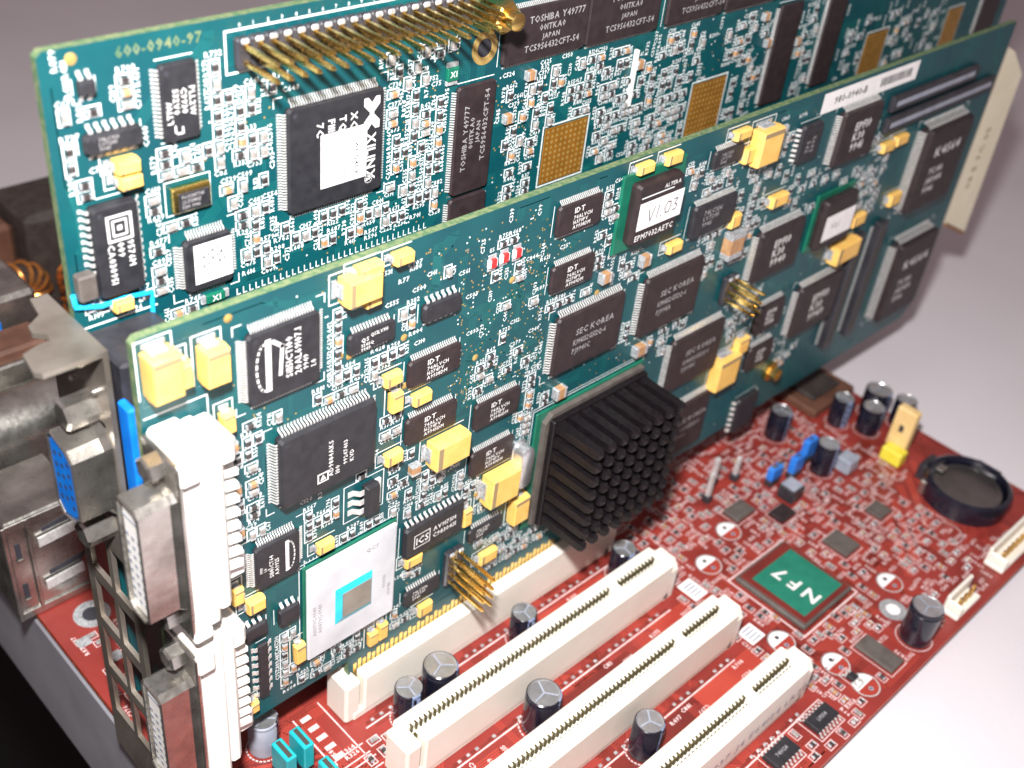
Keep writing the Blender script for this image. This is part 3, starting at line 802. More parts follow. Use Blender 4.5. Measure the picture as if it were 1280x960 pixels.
# ================================================================== FRONT CARD (plane y = 0)
rnd = random.Random(11)
F1 = -0.8
front = empty('graphics_card', (90, 0, 5), label='green graphics card with black pin-fin heat sink and two white video ports', category='circuit card')
XL, XR, ZB, ZT = -41.7, 232.5, 17.0, 115.7
mb = MB()
poly = [(XL,ZB),(-2.0,ZB),(-1.6,5.6),(-.8,4.8),(60.9,4.8),(61.5,5.6),(61.5,11.5),(63.3,11.5),(63.3,5.6),(64,4.8),(78.2,4.8),(79,5.6),(79.3,ZB),(XR-6,ZB),(XR,ZB+6),(XR,ZT-.4),(XR-.4,ZT),(XL+.8,ZT),(XL,ZT-.8)]
mb.prism(poly, 'y', F1, 0.8, 'pcb_green')
mb.m[2:] = [mb.mi('pcb_edge')]*(len(mb.m)-2)
obj('board', mb, front)
board1 = Board(); silk = MB()
# gold fingers
gm = MB()
x = -.6
while x < 78.4:
    if not 60.6 < x < 64.2:
        gm.box(x, x+.86, F1-.035, F1+.2, 5.0, 15.6 if int((x+.6)/1.27) % 2 else 14.9, 'gold')
    x += 1.27
obj('gold_fingers', gm, front, kind='stuff')
board1.add(-3, 80, 0, 16.2)
# zones kept clear for the larger parts
board1.add(-42, -30.5, 17, 103); board1.add(-31.5, -27.6, 20, 103)
board1.add(46.3, 83, 26, 61.5); M_ = MISC
b = M_['bga']; board1.add(b[0], b[1], b[2], b[3], .8)
p = M_['plccbase']; board1.add(p[0], p[1], p[2], p[3], .5)
d = M_['dpak']; board1.add(d[0]-5, d[1]+3.4, d[2]-1, d[3]+1)
board1.add(21, 28.5, 20.5, 35); board1.add(107.5, 118, 64, 76); s_ = M_['sticker']; board1.add(s_[0], s_[1], s_[2], s_[3])
board1.add(170, 232, 17, 68); board1.add(180, 232, 60, 115); board1.add(*M_['crystal'])
build_chips(front, CHIPS_FRONT, F1, board1, silk, rnd)
put_tant(front, TANT_FRONT, F1, board1, silk)
put_cer(front, CER_FRONT, F1, board1)
for k in ('led1','led2','led3'):
    x, z = M_[k]; mb = MB()
    mb.cbox(x-1.1, x+1.1, F1-.75, F1-.02, z-.85, z+.85, 'paper', .12); mb.box(x-.55, x+.8, F1-.79, F1-.1, z-.87, z+.87, 'red_mark')
    for s in (-1,1): mb.cbox(x-1.0, x+1.0, F1-.35, F1-.01, z+s*1.3-.45, z+s*1.3+.45, 'solder', .1)
    obj('jumper_link', mb, front); board1.add(x-1.3, x+1.3, z-1.9, z+1.9); ctext(silk, {'led1':'E5','led2':'E6','led3':'E7'}[k], x-.6, z+2.2, F1-.03, .8, 'silk')
put_fields(front, FIELD_FRONT, F1, board1, silk, rnd, 290, (-27.5, 230, 18, 115))
for x, z in M_['dots1']: gold_point(front, x, z, F1, .75); board1.add(x-1, x+1, z-1, z+1)
# more printed text groups where the photograph shows only lettering
for i in range(900):
    q = rnd.choice(FIELD_FRONT); x, z = bilerp(q, rnd.uniform(-.15,1.15), rnd.uniform(-.15,1.15)); vert = rnd.random() < .5; s = refdes(rnd)
    bx = (x, x+.8, z, z+2.3) if vert else (x, x+2.3, z, z+.8)
    if board1.free(*bx) and -28 < x < 180 and 19 < z < 112:
        ctext(silk, s, x+(.8 if vert else 0), z, F1-.03, .92, 'silk', 'u' if vert else 'h'); board1.add(*bx)
vm = MB()
put_vias(vm, rnd, [(20,48,72,108,330),(8,40,100,113,90),(20,48,74,82,120),(-27,10,85,114,60),(38,66,62,110,130),(-12,30,40,70,60),(60,118,60,112,160),(118,185,60,112,140),(-20,30,18,40,60),(84,130,20,60,60)], F1, board1)
obj('vias', vm, front, kind='stuff')
tm = MB()
traces(rnd, XL+1.5, XR-2, ZB+1.5, ZT-1.5, 150, lambda p, q, w: line(tm, (p[0],F1-.012,p[1]), (q[0],F1-.012,q[1]), w, NY, 'pcb_trace'))
obj('traces', tm, front, kind='stuff')
rect_outline(silk, F1, -41.0, -29.9, 103.4, 113, .01, 'silk')

# heat sink on its package
mb = MB(); mb.cbox(47.2, 82.6, F1-.7, F1-.05, 26.5, 60.8, 'pkg_green', .2)
pk = obj('heat_sink_package', mb, front)
mb = MB(); mb.prism([(49.0,28.0),(81.4,28.0),(81.4,60.0),(51.0,60.0),(49.0,58.0)], 'y', F1-2.0, F1-.7, 'chip_tan'); obj('package_cap', mb, pk)
rect_outline(silk, F1, 46.6, 83.2, 25.9, 61.3, .22, 'silk', sides='LTR'); rect_outline(silk, F1, 46.0, 83.8, 25.4, 62.0, .16, 'silk', sides='LT')
hx0, hx1, hz0, hz1 = 49.9, 81.3, 28.2, 59.2
mb = MB(); mb.cbox(hx0, hx1, F1-3.6, F1-2.0, hz0, hz1, 'heatsink', .25)
hs = obj('heat_sink', mb, front)
pxp = (hx1-hx0)/8; pzp = (hz1-hz0)/8; fw = pxp*.60; fh = pzp*.60
def fin_fn():
    m2 = MB(); R4 = lambda k, y: [(-fw/2*k,y,-fh/2*k),(fw/2*k,y,-fh/2*k),(fw/2*k,y,fh/2*k),(-fw/2*k,y,fh/2*k)]
    m2.loft([R4(1.15,.3), R4(1.0,-1.2), R4(.88,-11.6), R4(.66,-12.4), R4(.3,-12.7)], 'heatsink'); return m2
for i in range(8):
    for j in range(8):
        link('fin', shared(('fin',), fin_fn), hs, (hx0+pxp*(i+.5), F1-3.6, hz0+pzp*(j+.5)))

# white-topped ball grid chip with bare die
x0, x1, z0, z1 = M_['bga']
mb = MB(); mb.cbox(x0-.5, x1+.5, F1-.55, F1-.12, z0-.5, z1+.5, 'pkg_green', .1)
bg_ = obj('bare_die_chip', mb, front)
mb = MB(); mb.cbox(x0, x1, F1-1.4, F1-.55, z0, z1, 'bga_white', .25); obj('carrier', mb, bg_)
a0, a1, c0, c1 = M_['die']
mb = MB()
def rg(e, y): return [(a0-e,y,c0-e*1.5),(a1+e*.6,y,c0-e*1.5),(a1+e*.6,y,c1+e),(a0-e,y,c1+e)]
mb.loft([rg(1.35,F1-1.38), rg(1.1,F1-1.55), rg(.15,F1-2.0), rg(0,F1-2.02)], 'underfill'); obj('underfill', mb, bg_)
mb = MB(); mb.cbox(a0, a1, F1-2.25, F1-1.5, c0, c1, 'die', .08); obj('die', mb, bg_)
mb = MB()
for i in range(2):
    ctext(mb, 'A10079C-9949', x0+2.0+i*1.3, z0+6.5, F1-1.41, .85, 'print_grey', 'u'); ctext(mb, '0049B1', x1-1.2-i*1.3, z0+6+i*3, F1-1.41, .8, 'print_grey', 'u')
ctext(mb, 'QC7', x0+14, z1-3.6, F1-1.41, 1.0, 'print_grey'); obj('marking', mb, bg_)
rect_outline(silk, F1, x0-1.0, x1+1.0, z0-1.0, z1+1.0, .2, 'silk', sides='LTR')
for i in range(26): line(silk, (x0+.6+i*.82,F1-.03,z1+1.0), (x0+.6+i*.82,F1-.03,z1+1.5), .16, NY, 'silk')

# power transistor with three legs
x0, x1, z0, z1 = d
mb = MB(); chip_body(mb, x0, x1, z0, z1, F1, 2.2, 'chip_black'); tr = obj('power_transistor', mb, front)
mb = MB()
for i in range(3): gull(mb, (x0,F1,z0+1.2+i*2.3), (-1,0,0), (0,0,1), NY, 2.2, 3.0, 1.3, 'tin')
obj('legs', mb, tr)
mb = MB(); mb.cbox(x1, x1+1.3, F1-.7, F1-.02, z0+.4, z1-.4, 'tin', .1); obj('tab', mb, tr)
rect_outline(silk, F1, x0-3.9, x1+2.3, z0-1.0, z1+.9, .22, 'silk')

# programmable chips on green adapter boards, with paper labels
x0, x1, z0, z1 = M_['plccbase']
for ch in [o for o in front.children if o.name.startswith('socketed_chip')]:
    first = WORLD0[ch.name][0] < 100
    if first: bx = (65.0-2.0, 80.4+2.4, 95.0, 113.0); lb = (66.2, 80.2, 101.0, 107.2)
    else: bx = (144.6, 162.2, 68.9, 85.4); lb = (147.0, 160.9, 72.6, 79.8)
    mb = MB(); mb.cbox(bx[0], bx[1], F1-.8, F1-.05, bx[2], bx[3], 'pkg_green', .12); obj('adapter_board', mb, ch)
    mb = MB(); mb.box(lb[0], lb[1], F1-3.47, F1-3.41, lb[2], lb[3], 'paper'); pl = obj('paper_label', mb, ch)
    mb = MB()
    if first:
        hx, hz, y = lb[0]+3.0, lb[2]+1.5, F1-3.49
        for P in ([(0,2.6),(.9,0),(1.9,2.9)], [(2.9,.1),(3.3,2.9)], [(4.2,.2),(4.4,.3)], [(7.0,2.7),(6.0,2.9),(5.3,1.6),(5.7,.4),(6.7,.4),(7.2,1.6),(7.0,2.7)], [(8.0,3.0),(9.2,2.9),(8.5,1.8),(9.3,1.3),(8.9,.4),(8.0,.4)]):
            for p_, q_ in zip(P, P[1:]): line(mb, (hx+p_[0],y,hz+p_[1]), (hx+q_[0],y,hz+q_[1]), .26, NY, 'print_dark')
        line(mb, (bx[0]+3.4,F1-3.42,108.4), (bx[1]-6.5,F1-3.42,108.4), .3, NY, 'silk'); ctext(mb, 'ALTERA', bx[1]-9.6, 109.0, F1-3.42, .9, 'print_white'); ctext(mb, 'EPM7032AETC', bx[0]+3.2, 98.6, F1-3.42, 1.3, 'print_white', squeeze=.95)
    else:
        ctext(mb, 'V2.1', lb[0]+3, lb[2]+3, F1-3.49, 1.6, 'print_grey')
    obj('marking', mb, ch)

# header pins
pin_header(front, [24.4, 26.94], [32.8-2.54*i for i in range(4)], F1, 11.5)
pin_header(front, [110.3, 112.84], [72.5-2.54*i for i in range(3)], F1, 9.0)
# canned crystal
x0, x1, z0, z1 = M_['crystal']
mb = MB(); P = []
for k in range(16):
    a = 2*math.pi*k/16; r = (x1-x0)/2-.2; P.append(((x0+x1)/2+r*math.cos(a), (z0+z1)/2+r*math.sin(a)+((z1-z0)/2-r)*(1 if math.sin(a)>=0 else -1)))
mb.loft([[(x,y,z) for x,z in [((x0+x1)/2+(p[0]-(x0+x1)/2)*s, (z0+z1)/2+(p[1]-(z0+z1)/2)*s) for p in P]] for s, y in ((1.12,F1-.05),(1.12,F1-.5),(1,F1-.6),(1,F1-3.2),(.9,F1-3.5))], 'aluminium'); obj('crystal_can', mb, front, smooth=True)
# brass jack screw
x, z = M_['goldscrew']; mb = MB()
for r, y0, y1 in ((3.0,F1-1.2,F1-.02),(1.9,F1-3.5,F1-1.2)):
    n = 6 if r < 2.5 else 18
    mb.loft([[(x+r*math.cos(2*math.pi*k/n), yy, z+r*math.sin(2*math.pi*k/n)) for k in range(n)] for yy in (y1, y0)], 'gold')
obj('brass_standoff', mb, front)
# stacking connectors on the outer end
for a, b_ in ((170.6, 178.6), (182.6, 191.2)):
    mb = MB(); mb.cbox(a, a+4.6, F1-2.4, F1-.02, 28, 66.5, 'black_plastic', .4); c_ = obj('stacking_connector', mb, front)
    mb = MB(); mb.box(a+1.5, a+3.1, F1-2.43, F1-2, 30, 64.5, 'slit_dark'); obj('slot', mb, c_)
    mb = MB()
    for i in range(42): mb.box(a-1.0, a+.1, F1-.3, F1-.02, 29.2+i*.86, 29.6+i*.86, 'tin')
    obj('pins', mb, c_, kind='stuff')
for zz, xa, xb in ((105.0, 168, 214), (99.0, 168, 228)):
    mb = MB(); mb.cbox(xa, xb, F1-1.6, F1-.02, zz-2.2, zz+2.2, 'black_plastic', .4); c_ = obj('stacking_connector', mb, front)
    mb = MB(); mb.box(xa+2, xb-2, F1-1.63, F1-1.2, zz-.7, zz+.7, 'cap_grey'); obj('slot', mb, c_)
# bar code sticker
x0, x1, z0, z1 = M_['sticker']; mb = MB(); mb.box(x0, x1, F1-.09, F1-.03, z0, z1, 'paper'); st = obj('barcode_sticker', mb, front)
mb = MB(); ctext(mb, '980-0940-B', x0+5, z0+1.6, F1-.1, 1.9, 'print_dark'); x = x0+26
while x < x1-3:
    w = rnd.choice((.25,.4,.6)); mb.box(x, x+w, F1-.11, F1-.095, z0+1.5, z1-1.4, 'print_dark'); x += w+rnd.choice((.25,.4))
obj('marking', mb, st)

# the two white video ports
def video_port(zc, flange_lo):
    yb = F1-.1; mb = MB()
    zt = zc+19.0; zl = zc-19.0
    # housing with stepped back and feet
    mb.cbox(-41.4, -36.0, yb-9.6, yb, zl, zt, 'port_white', .7)
    mb.cbox(-36.2, -33.4, yb-9.0, yb, zl+1.4, zt-.8, 'port_white', .8); mb.cbox(-33.6, -31.2, yb-4.6, yb, zl+1.8, zt-1.6, 'port_white', .5); mb.cbox(-34, -30.8, yb-8.4, yb, zc+12.4, zt-1.4, 'port_white', .8)
    mb.cbox(-32.0, -28.4, yb-5.2, yb, zl+3.0, zl+8.5, 'port_white', .6)
    mb.cbox(-32.0, -29.6, yb-5.2, yb, zt-9.5, zt-4.5, 'port_white', .6)
    port = obj('video_port', mb, front)
    for i in range(8):      # ribs between the contact rows
        mr = MB(); z = zc-11.5+i*2.9
        mr.prism([(-33.6,z),(-29.9,z-.7),(-29.9,z+.5),(-33.6,z+1.5)], 'y', yb-6.6, yb-.3, 'port_white'); obj('rib', mr, port)
    # metal flange plate with side ears
    mf = MB(); mf.cbox(-42.3, -41.4, yb-10.6, yb-.4, zc-18.2, zc+18.2, 'nickel', .25); obj('flange', mf, port)
    for s in (-1, 1):
        me_ = MB(); zz = zc+s*15.9; cy = yb-5.4
        me_.loft([[(xx, cy+r*math.cos(2*math.pi*k/6+.3), zz+r*math.sin(2*math.pi*k/6+.3)) for k in range(6)] for r, xx in ((2.3,-42.2),(2.3,-44.6),(1.9,-45.0))], 'nickel'); jn = obj('jack_nut', me_, port)
        m2 = MB(); m2.loft([[(xx, cy+1.2*math.cos(2*math.pi*k/12), zz+1.2*math.sin(2*math.pi*k/12)) for k in range(12)] for xx in (-45.04,-45.06)], 'slit_dark'); obj('thread', m2, jn)
    # drawn shell
    ms = MB(); y0, y1, a, b2 = yb-9.4, yb-2.9, zc-12.2, zc+12.2
    def R(e, xx, c=1.1):
        Y0, Y1, A, B = y0+e, y1-e, a+e, b2-e
        return [(xx,Y0+c,A),(xx,Y1-c,A),(xx,Y1,A+c),(xx,Y1,B-c),(xx,Y1-c,B),(xx,Y0+c,B),(xx,Y0,B-c),(xx,Y0,A+c)]
    ms.loft([R(-.5,-42.2), R(-.25,-42.8), R(0,-43.3), R(0,-48.4), R(.25,-48.7), R(.45,-48.5), R(.45,-44.0)], 'nickel', cap0=False, cap1=False)
    obj('shell', ms, port)
    mi_ = MB(); mi_.cbox(-48.0, -43.5, y0+.75, y1-.75, a+.75, b2-.75, 'port_white', .3); ins = obj('insert', mi_, port)
    mh = MB()
    for r_ in range(3):
        for c_ in range(8):
            yy = (y0+y1)/2+(r_-1)*1.7; zz = zc-9+c_*1.95
            mh.box(-48.03, -47.98, yy-.45, yy+.45, zz-.42, zz+.42, 'cap_grey')
    mh.box(-48.03, -47.98, (y0+y1)/2-2.4, (y0+y1)/2+2.4, zc+8.0, zc+8.5, 'cap_grey')
    obj('sockets', mh, ins, kind='stuff')
    # grounding ears
    mg = MB(); mg.cbox(-42.0, -38.6, yb-11.0, yb-9.5, zc-19.6, zc-17.2, 'port_white', .4); obj('clip', mg, port); mg = MB(); mg.cbox(-42.0, -38.6, yb-11.0, yb-9.5, zc+14.2, zc+18.8, 'port_white', .5); obj('clip', mg, port)
video_port(81.3, 0)
video_port(39.3, 0)
rect_outline(silk, F1, -41.2, -30.6, 61.0, 101.4, .25, 'silk', sides='TR')
obj('board_print', silk, front, kind='stuff')

# ================================================================== BACK CARD (plane y = 20.32)
rnd = random.Random(23)
F2 = 20.32-.8
back = empty('memory_card', (110, 20.32, 5), label='tall green memory card with gold pin header and blue monitor port', category='circuit card')
BX0, BX1, BZ0, BZ1 = -40.7, 272.0, 17.0, 150.1
mb = MB()
mb.prism([(BX0,BZ0),(-2,BZ0),(-1.6,4.8),(79,4.8),(79.3,BZ0),(BX1,BZ0),(BX1,BZ1-.4),(BX1-.4,BZ1),(BX0+.8,BZ1),(BX0,BZ1-.8)], 'y', F2, 21.12, 'pcb_green')
mb.m[2:] = [mb.mi('pcb_edge')]*(len(mb.m)-2)
obj('board', mb, back)
board2 = Board(); silk = MB(); board2.add(-30, -13, 146.6, 149.5)
board2.add(-13, 41, 140, 149); board2.add(*[M_['ring'][0]-4, M_['ring'][0]+4, M_['ring'][1]-4, M_['ring'][1]+4])
board2.add(-40, -26, 60, 105.6); board2.add(-12.5, 31.5, 99, 103.6)
for pad in PADS_BACK: board2.add(pad[0], pad[1], pad[2], pad[3], .6)
o_ = OSC_BACK[0]; board2.add(o_[0], o_[1], o_[2], o_[3], 1.2)
build_chips(back, CHIPS_BACK, F2, board2, silk, rnd)
# second half of the standing memory pair, running down behind the front card
build_chips(back, [('tsop', 35.46, 45.17, 84.5, 106.6, 1.1, 'LR', .5, '')], F2, board2, silk, rnd)
put_tant(back, TANT_BACK, F2, board2, silk)
for g_ in ('green1','green2'):
    x0, x1, z0, z1 = M_[g_]; mb = MB(); mb.cbox(x0, x1, F2-.9, F2-.02, z0, z1, 'pkg_green', .12)
    ferr = obj('green_fuse', mb, back); board2.add(x0, x1, z0, z1, .8)
    mb = MB(); ctext(mb, 'XI', (x0+x1)/2, (z0+z1)/2-.5, F2-.92, 1.1, 'print_white', align='c'); obj('marking', mb, ferr)
    mb = MB()
    for s in (0,1):
        if x1-x0 < z1-z0+.8: mb.cbox(x0, x1, F2-.6, F2-.02, (z0-.9, z1)[s], (z0, z1+.9)[s], 'solder', .1)
        else: mb.cbox((x0-.9, x1)[s], (x0, x1+.9)[s], F2-.6, F2-.02, z0, z1, 'solder', .1)
    obj('terminals', mb, ferr)
for x, z in ((54.5,128.3),(49.5,120.5),(88,124),(133,127),(136.5,120),(150,118)):
    put_cer(back, [(x-1.2, x+1.2, z-.95, z+.95, 1.3)], F2, board2)
put_fields(back, FIELD_BACK, F2, board2, silk, rnd, 298, (-39.8, 250, 101, 148.5))
for i in range(1800):
    q = rnd.choice(FIELD_BACK); x, z = bilerp(q, rnd.uniform(-.1,1.1), rnd.uniform(-.1,1.1)); vert = rnd.random() < .5; s = refdes(rnd)
    bx = (x, x+.8, z, z+2.3) if vert else (x, x+2.3, z, z+.8)
    if board2.free(*bx) and -39 < x < 250 and 101.5 < z < 147.5:
        ctext(silk, s, x+(.8 if vert else 0), z, F2-.03, .92, 'silk', 'u' if vert else 'h'); board2.add(*bx)
for x, z in M_['dots2']: gold_point(back, x, z, F2, .9)
vm = MB(); put_vias(vm, rnd, [(18,36,102,140,160),(45,64,102,130,120),(-28,0,128,145,50),(-5,20,101,115,60),(70,140,103,131,120)], F2, board2, .2); obj('vias', vm, back, kind='stuff')
tm = MB(); traces(rnd, BX0+1.5, BX1-2, 100, BZ1-1.5, 110, lambda p, q, w: line(tm, (p[0],F2-.012,p[1]), (q[0],F2-.012,q[1]), w, NY, 'pcb_trace')); obj('traces', tm, back, kind='stuff')
ctext(silk, '600-0940-97', -29.5, 147.3, F2-.03, 1.6, 'pcb_edge')
ctext(silk, 'FS2', 29.2, 132.0, F2-.03, .9, 'silk')
for i in range(34):      # connector footprint along the hidden lower part
    x = -12+i*1.27; line(silk, (x,F2-.03,102.0), (x,F2-.03,103.1), .2, NY, 'silk'); line(silk, (x,F2-.034,102.0), (x+.6,F2-.034,102.0), .2, NY, 'silk')
# long pin header
xs = [-9.6+2.54*i for i in range(19)]
pin_header(back, xs, [145.9, 143.36], F2, 9.2)
rect_outline(silk, F2, -12.0, 39.5, 141.4, 148.0, .34, 'silk', sides='LTB')
for i in range(19): ctext(silk, str(i%10), xs[i], 148.4, F2-.03, .6, 'silk')
# plated mounting hole and brass standoff
x, z = M_['ring']; n = 28; mb = MB()
def circ(r, y, n=28): return [(x+r*math.cos(2*math.pi*k/n), y, z+r*math.sin(2*math.pi*k/n)) for k in range(n)]
mb.loft([circ(3.2,F2-.01), circ(3.2,F2-.09), circ(1.9,F2-.10), circ(1.75,F2-.02), circ(1.75,F2+.06)], 'gold_dot', cap0=False, cap1=False); rg_ = obj('mounting_ring', mb, back)
mb = MB(); mb.loft([circ(1.85,F2-.015), circ(1.85,F2-.02)], 'print_dark'); obj('hole', mb, rg_)
mb = MB(); x, z = 41.6, 143.2
def hexr(r, y, n=6, a0=.2): return [(x+r*math.cos(2*math.pi*k/n+a0), y, z+r*math.sin(2*math.pi*k/n+a0)) for k in range(n)]
mb.loft([hexr(3.0,F2-.02), hexr(3.0,F2-5.8), hexr(2.6,F2-6.2)], 'gold'); so = obj('brass_standoff', mb, back)
mb = MB(); mb.loft([hexr(1.7,F2-6.2,14), hexr(1.7,F2-8.4,14), hexr(1.3,F2-8.7,14)], 'gold'); obj('stud', mb, so, smooth=True)
# bare pads of the grid chips on the other face
for x0, x1, z0, z1, t in PADS_BACK:
    mb = MB(); mb.cbox(x0, x1, F2-t, F2-.01, z0, z1, 'gold_pad', .05); pd = obj('pad_field', mb, back)
    mb = MB()
    for i in range(9):
        for j in range(10):
            X = x0+(i+.6)*(x1-x0)/9.2; Z = z0+(j+.6)*(z1-z0)/10.2
            mb.add([(X+.34*math.cos(2*math.pi*k/8), F2-t-.012, Z+.34*math.sin(2*math.pi*k/8)) for k in range(8)], [tuple(range(8))], 'gold_dot')
    obj('dots', mb, pd, kind='stuff')
    rect_outline(silk, F2, x0-.5, x1+.5, z0-.5, z1+.5, .35, 'silk')
# oscillator can
x0, x1, z0, z1, t = o_
mb = MB(); mb.cbox(x0, x1, F2-t*.8, F2-.05, z0, z1, 'gold', .2); oc = obj('oscillator', mb, back)
mb = MB(); mb.cbox(x0+.7, x1-.5, F2-t, F2-t*.75, z0+.35, z1-.75, 'chip_black', .12); obj('lid', mb, oc)
mb = MB()
for i, s in enumerate(['FOXSM7745','25.175MHZ','F330 9946']): ctext(mb, s, x0+1.2, z1-1.65-i*.85, F2-t-.02, .58, 'print_grey', squeeze=.8)
obj('marking', mb, oc); rect_outline(silk, F2, x0-.7, x1+.7, z0-.8, z1+.8, .2, 'silk')
# paper labels
for k, ch_i in (('xlabel', 1), ('l64', 0)):
    x0, x1, z0, z1 = M_[k]; ch = [o for o in back.children if o.name.startswith('flat_chip')][ch_i]
    mb = MB(); mb.box(x0, x1, F2-1.56, F2-1.5, z0, z1, 'paper'); obj('paper_label', mb, ch); mb = MB()
    if k == 'xlabel':
        ctext(mb, 'S-WP-1240-B', x1-2.6, z1-1.6, F2-1.58, .85, 'print_dark', 'd'); ctext(mb, 'U4', x1-5.2, z0+3.4, F2-1.58, .8, 'print_grey', 'd')
    else:
        for i, (sx, sz) in enumerate(((.2,.60),(.46,.72),(.72,.62),(.46,.52),(.20,.36),(.66,.40))): ctext(mb, 'A7', x0+(x1-x0)*sx*.9, z0+(z1-z0)*sz, F2-1.60, .85, 'print_dark')
    obj('marking', mb, ch)
# slim white bar
(xa, za), (xb, zb) = M_['bar']; mb = MB(); mb.cbox(xa-.5, xa+.3, F2-1.0, F2-.02, zb, za, 'port_white', .1); obj('resistor_array', mb, back)
# repair wire
mb = MB(); W = M_['wire']; pts = []
for i, (x, z) in enumerate(W): pts.append((x, F2-.55-(.5 if 1 < i < 4 else 0), z))
sm = []
for a_, b_ in zip(pts, pts[1:]):
    for t_ in range(5): sm.append(tuple(a_[k]+(b_[k]-a_[k])*t_/5 for k in range(3)))
sm.append(pts[-1]); mb.tube(sm, .42, 'wire_blue', 8); obj('repair_wire', mb, back, smooth=True, label='thin bright blue repair wire')
mb = MB(); mb.cbox(-40.2, -37.2, F2-2.2, F2-.05, 111.5, 116.0, 'chip_tan', .3); obj('trimmer', mb, back)
# monitor port: black body, flange, blue insert, jack nuts
mb = MB(); mb.cbox(-39.6, -27.6, 8.2, F2-.05, 68.5, 105.0, 'black_plastic', .5); vp = obj('monitor_port', mb, back)
line(silk, (-39.8,F2-.05,105.6), (-27.0,F2-.05,105.6), .35, NY, 'silk')
mb = MB(); mb.cbox(-41.0, -39.5, 4.4, 8.1, 70.0, 99.5, 'blue_plastic', .4); obj('blue_rim', mb, vp)
def drect(x, e, yc=12.2, zc=84.5, hy=4.1, hz=8.6, sl=.9):
    hy -= e; hz -= e; c = 1.6
    return [(x,yc-hy,zc-hz+c+sl),(x,yc-hy+c,zc-hz+sl),(x,yc+hy-c,zc-hz-sl*.2),(x,yc+hy,zc-hz+c-sl*.2),(x,yc+hy,zc+hz-c+sl*.2),(x,yc+hy-c,zc+hz+sl*.2),(x,yc-hy+c,zc+hz-sl),(x,yc-hy,zc+hz-c-sl)]
mb = MB(); mb.loft([drect(-42.6,-1.2), drect(-43.4,-.5), drect(-44.0,0), drect(-49.2,0), drect(-49.5,.3), drect(-49.3,.5), drect(-44.5,.5)], 'nickel', cap0=False, cap1=False); obj('shell', mb, vp)
mb = MB(); mb.loft([drect(-44.4,.65), drect(-49.0,.65), drect(-49.25,.9)], 'blue_plastic'); ins = obj('blue_insert', mb, vp)
mb = MB()
for r_ in range(3):
    for c_ in range(5):
        yy = 12.2+(r_-1)*2.0; zz = 84.5-4.6+c_*2.29+(r_==1)*.9
        mb.add([(-49.27,yy+.5*math.cos(2*math.pi*k/8),zz+.5*math.sin(2*math.pi*k/8)) for k in range(8)], [tuple(range(8))], 'print_dark')
obj('sockets', mb, ins, kind='stuff')
for s in (-1,1):
    mb = MB(); zz = 84.5+s*12.5
    mb.loft([[(xx,12.2+r*math.cos(2*math.pi*k/6),zz+r*math.sin(2*math.pi*k/6)) for k in range(6)] for r, xx in ((2.7,-42.9),(2.7,-47.6),(2.3,-48.1))], 'nickel'); obj('jack_nut', mb, vp)
# mounting bracket with bent screw tab and vents
mb = MB()
rows_ = [(-2,8),(8,10),(12,22),(24,34),(36,46),(48,58),(60,72.5)]
xo, xi = -42.9, -42.0
mb.box(xo, xi, 6.4, 8.4, -2, 109.2, 'steel_bracket'); mb.box(xo, xi, 22.8, 25.2, -2, 109.2, 'steel_bracket')
for z0, z1 in ((-2,11),(22,25),(36,39),(50,53),(64,74.0),(95.0,109.2)): mb.box(xo, xi, 8.4, 22.8, z0, z1, 'steel_bracket')
for z0, z1 in ((11,22),(25,36),(39,50),(53,64)): mb.box(xo, xi, 14.2, 15.6, z0, z1, 'steel_bracket')
mb.box(xo, xi, 8.4, 8.8, 74, 95, 'steel_bracket'); mb.box(xo, xi, 15.9, 22.8, 74, 95, 'steel_bracket')
br = obj('bracket', mb, back)
mb = MB(); mb.prism([(-42.0,6.4),(-42.0,25.2),(-44.8,25.2),(-45.6,20.5),(-48.2,18.6),(-48.6,16.6),(-46.9,14.9),(-47.3,13.6),(-49.2,13.4),(-52.0,12.3),(-52.7,7.6),(-51.9,6.4)], 'z', 109.2, 110.1, 'steel_bracket'); obj('screw_tab', mb, br)
mb = MB()
for yy, zz, r in ((15.5,103.5,1.5),(10.5,100.5,.7),(17.5,99,.5)):
    mb.loft([[(xx,yy+rr*math.cos(2*math.pi*k/12),zz+rr*math.sin(2*math.pi*k/12)) for k in range(12)] for rr, xx in ((r,-42.9),(r,-43.6),(r*.5,-43.9))], 'nickel')
obj('rivets', mb, br, smooth=True)
# cream end handle riveted behind the outer end of the front card
mb = MB()
mb.prism([(224.0,106.5),(228.5,110.2),(244.0,104.2),(256.5,94.5),(258.9,38.6),(240.8,47.5),(224.0,49.5)], 'y', 1.0, 3.4, 'cream')
eh = obj('end_handle', mb, front, label='cream plastic handle with faint dark writing')
mb = MB(); ctext(mb, '08 E 7C 05', 248.0, 58, .97, 2.9, 'print_tan', 'u'); obj('marking', mb, eh)
mb = MB(); mb.prism([(240.8,47.4),(258.9,38.5),(258.7,37.2),(240.4,46.2)], 'y', 1.0, 3.4, 'cream_edge'); obj('brown_edge', mb, eh)
obj('board_print', silk, back, kind='stuff')
